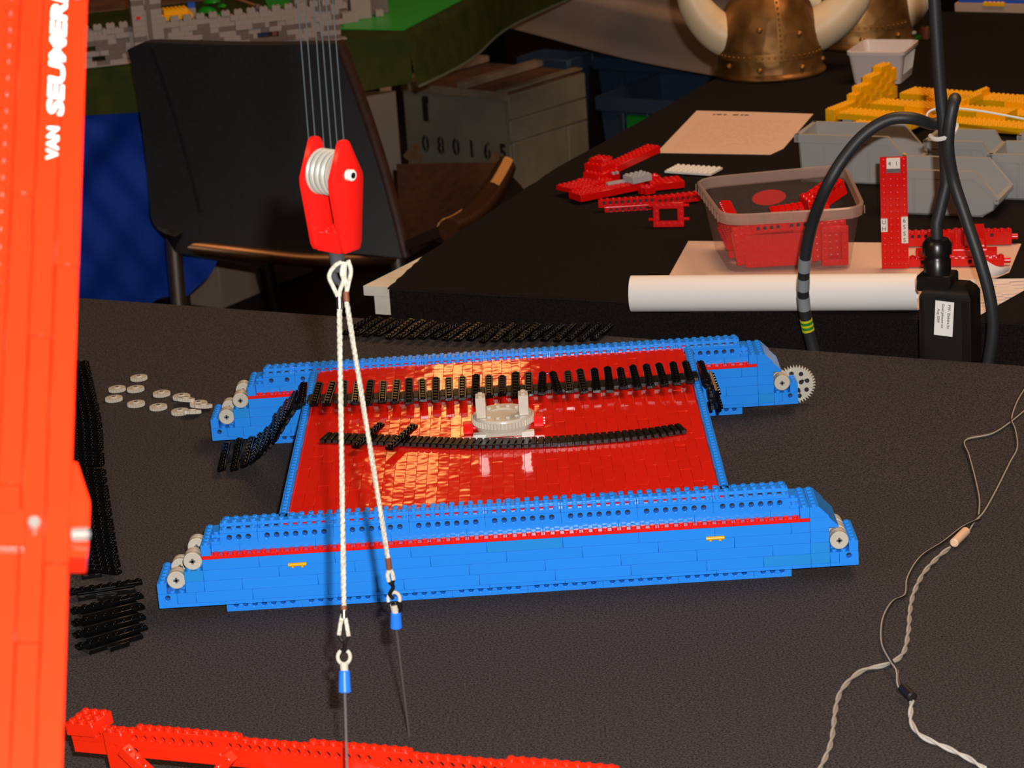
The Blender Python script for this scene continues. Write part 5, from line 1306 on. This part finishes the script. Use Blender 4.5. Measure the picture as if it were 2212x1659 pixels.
for i in range(-10, 60, 3):
    if 10 <= i <= 16: continue
    ob('merlon', brick(2, 1, BH, 'stone', n=8), cs, (i * P, 0, nlay * BH))
for k in range(14):
    for n_, x in ((3, 11), (4, 14)): ob('tower_brick', brick(n_, 4, BH, 'stone' if (k + n_) % 7 else 'stone_dark', 'all' if k == 13 else None, n=8), cs, (x * P, -.009, (k) * BH))
ob('tower_rib', brick(1, 1, .1, 'stone_dark', None), cs, (14.4 * P, -.0105, .028)); ob('tower_cap', brick(10, 5, BH, 'stone', n=8), cs, (9.5 * P, -.014, 14 * BH)); ob('red_light', brick(1, 1, .006, 'red', None), cs, (12 * P, -.010, .080))
b = MB(); b.box(-.08, .49, -.004, .02, -.0001, .0016, 'stone'); ob('foot_plate', b, cs, (0, 0, 0))
# rock cluster right of the wall
rk = ix @ at(660, 60, .752)
rc = thing('toy_rocks', 'cluster of grey and dark grey toy rock blocks on the green baseplate', 'toy castle', gt2.matrix_basis @ Vector((rk.x, rk.y, .7520)), kz)
for k, (x, y, nx, ny, h, m_) in enumerate(((-.01, .0, 4, 4, .012, 'stone'), (.03, .01, 5, 3, .034, 'stone'), (.06, .03, 4, 4, .05, 'stone_dark'), (.075, -.004, 4, 2, .020, 'stone'), (.10, .03, 5, 4, .04, 'stone'), (.02, .04, 5, 4, .06, 'stone_dark'), (.135, .06, 3, 3, .03, 'stone_dark'), (.15, .035, 2, 2, .012, 'stone'), (.16, .07, 3, 3, .05, 'stone_dark'), (.09, .075, 5, 4, .075, 'stone'), (.0, .09, 6, 4, .07, 'stone'), (.045, -.012, 2, 2, .026, 'stone'))):
    ob('rock_block', brick(nx, ny, h, m_, 'all', n=8), rc, (x, y, .00002 * k), (0, 0, random.uniform(-.15, .15)))
# things behind the wall
def small(name, lab, cat, u, v, z=.7502, rz=None, dz=0):
    p = at(u, v, z + dz); return thing(name, lab, cat, (p.x, p.y, z), kz if rz is None else rz)
s_ = small('yellow_hut', 'yellow studded toy roof behind the castle wall, right of its tower', 'toy', 385, 42, dz=.03)
for k, (nx, ny, x, y, z) in enumerate(((8, 6, -.034, 0, .030), (6, 4, -.026, .006, .0396))): ob('roof_plate', brick(nx, ny, BH, 'yellow', n=8), s_, (x, y, z))
for x in (-.03, .018): ob('post', brick(1, 1, .030, 'brown', None), s_, (x, .004, 0))
s_ = small('toy_tree', 'green toy tree behind the castle wall', 'toy tree', 462, 40, dz=.03)
b = MB(); b.cyl((0, 0, 0), (0, 0, .05), .004, 'brown', 8); ob('trunk', b, s_)
for x, y, z, r in ((-.012, 0, .045, .020), (.016, .004, .034, .016), (0, .004, .062, .018), (.018, -.002, .052, .010)):
    b = MB(); b.lathe([(r * .3, z - r * .35), (r, z), (r * .8, z + r * .25), (r * .4, z + r * .5), (0, z + r * .55)], 'green', 9, (x, y)); ob('foliage', b, s_)
s_ = small('toy_figure', 'dark blue toy figure with a white chest panel behind the castle wall', 'toy figure', 560, 48, dz=.028)
b = MB(); b.prism([(-.016, 0), (.016, 0), (.016, .028), (.008, .052), (-.008, .052), (-.016, .028)], 1, 0, .010, 'navy'); ob('robe', b, s_); b = MB(); b.cyl((0, .005, .052), (0, .005, .062), .0055, 'stone_dark', 12, ch=.001); ob('head', b, s_)
b = MB(); b.box(-.0095, .0095, -.0012, 0, .026, .048, 'white', .0005); pn = ob('chest_panel', b, s_); text('U', .021, 'navy', pn, (0, -.0014, .0295), Mx, 'letter', 1, 0, .0008, .0001, 'CENTER')
s_ = small('toy_wagon', 'orange and black toy shape leaning behind the castle wall near the hoist lines', 'toy', 622, 50, dz=.026)
b = MB(); b.prism([(-.03, 0), (.034, 0), (.030, .030), (.004, .052), (-.004, .050), (-.026, .03)], 1, .002, .022, 'orange'); ob('body', b, s_); ob('dark_block', brick(4, 2, .046, 'brown', n=8), s_, (-.034, -.010, 0)); ob('black_brick', brick(3, 1, BH, 'black', n=8), s_, (-.022, -.006, .047))
s_ = small('toy_pole', 'slanting dark red toy pole behind the castle wall', 'toy', 545, 22, dz=.05)
b = MB(); b.tube([(-.05, 0, .085), (.02, .004, .052), (.06, .006, .03)], .0028, 'brown', 8); b.tube([(.06, .006, .03), (.062, .006, .0)], .0028, 'brown', 8); ob('pole', b, s_)
for u, v, m_, lab in ((405, 12, 'blue_sticker', 'small blue toy box behind the castle wall, above the yellow roof'), (515, 46, 'blue_sticker', 'small blue toy figure behind the castle wall, left of the white chest panel'), (412, 50, 'red', 'tiny red toy brick standing on the ground behind the castle wall')):
    s_ = small('toy_brick', lab, 'toy part', u, v, dz=.03); ob('brick', brick(2, 2, .0096, m_, n=8), s_, (0, 0, .024)); ob('stand', brick(2, 2, .024, 'stone', None), s_, (0, 0, 0))
s_ = small('brown_ground', 'brown studded ground plate inside the castle', 'baseplate', 300, 20); b = MB(); b.box(-.3, .22, 0, .22, 0, .0020, 'crate_lid'); ob('plate', b, s_, (0, .02, 0))
s_ = small('brown_hose', 'brown and red toy hose piece at the right end of the castle wall', 'toy part', 672, 62, dz=.01)
b = MB(); b.tube(smooth_path([(-.02, -.004, .012), (-.004, -.004, .030), (.004, -.004, .014), (.010, -.004, .004)], 6), .004, 'connector', 8); b.cyl((.004, -.002, 0), (.004, -.002, .03), .006, 'brown', 10); ob('hose', b, s_)
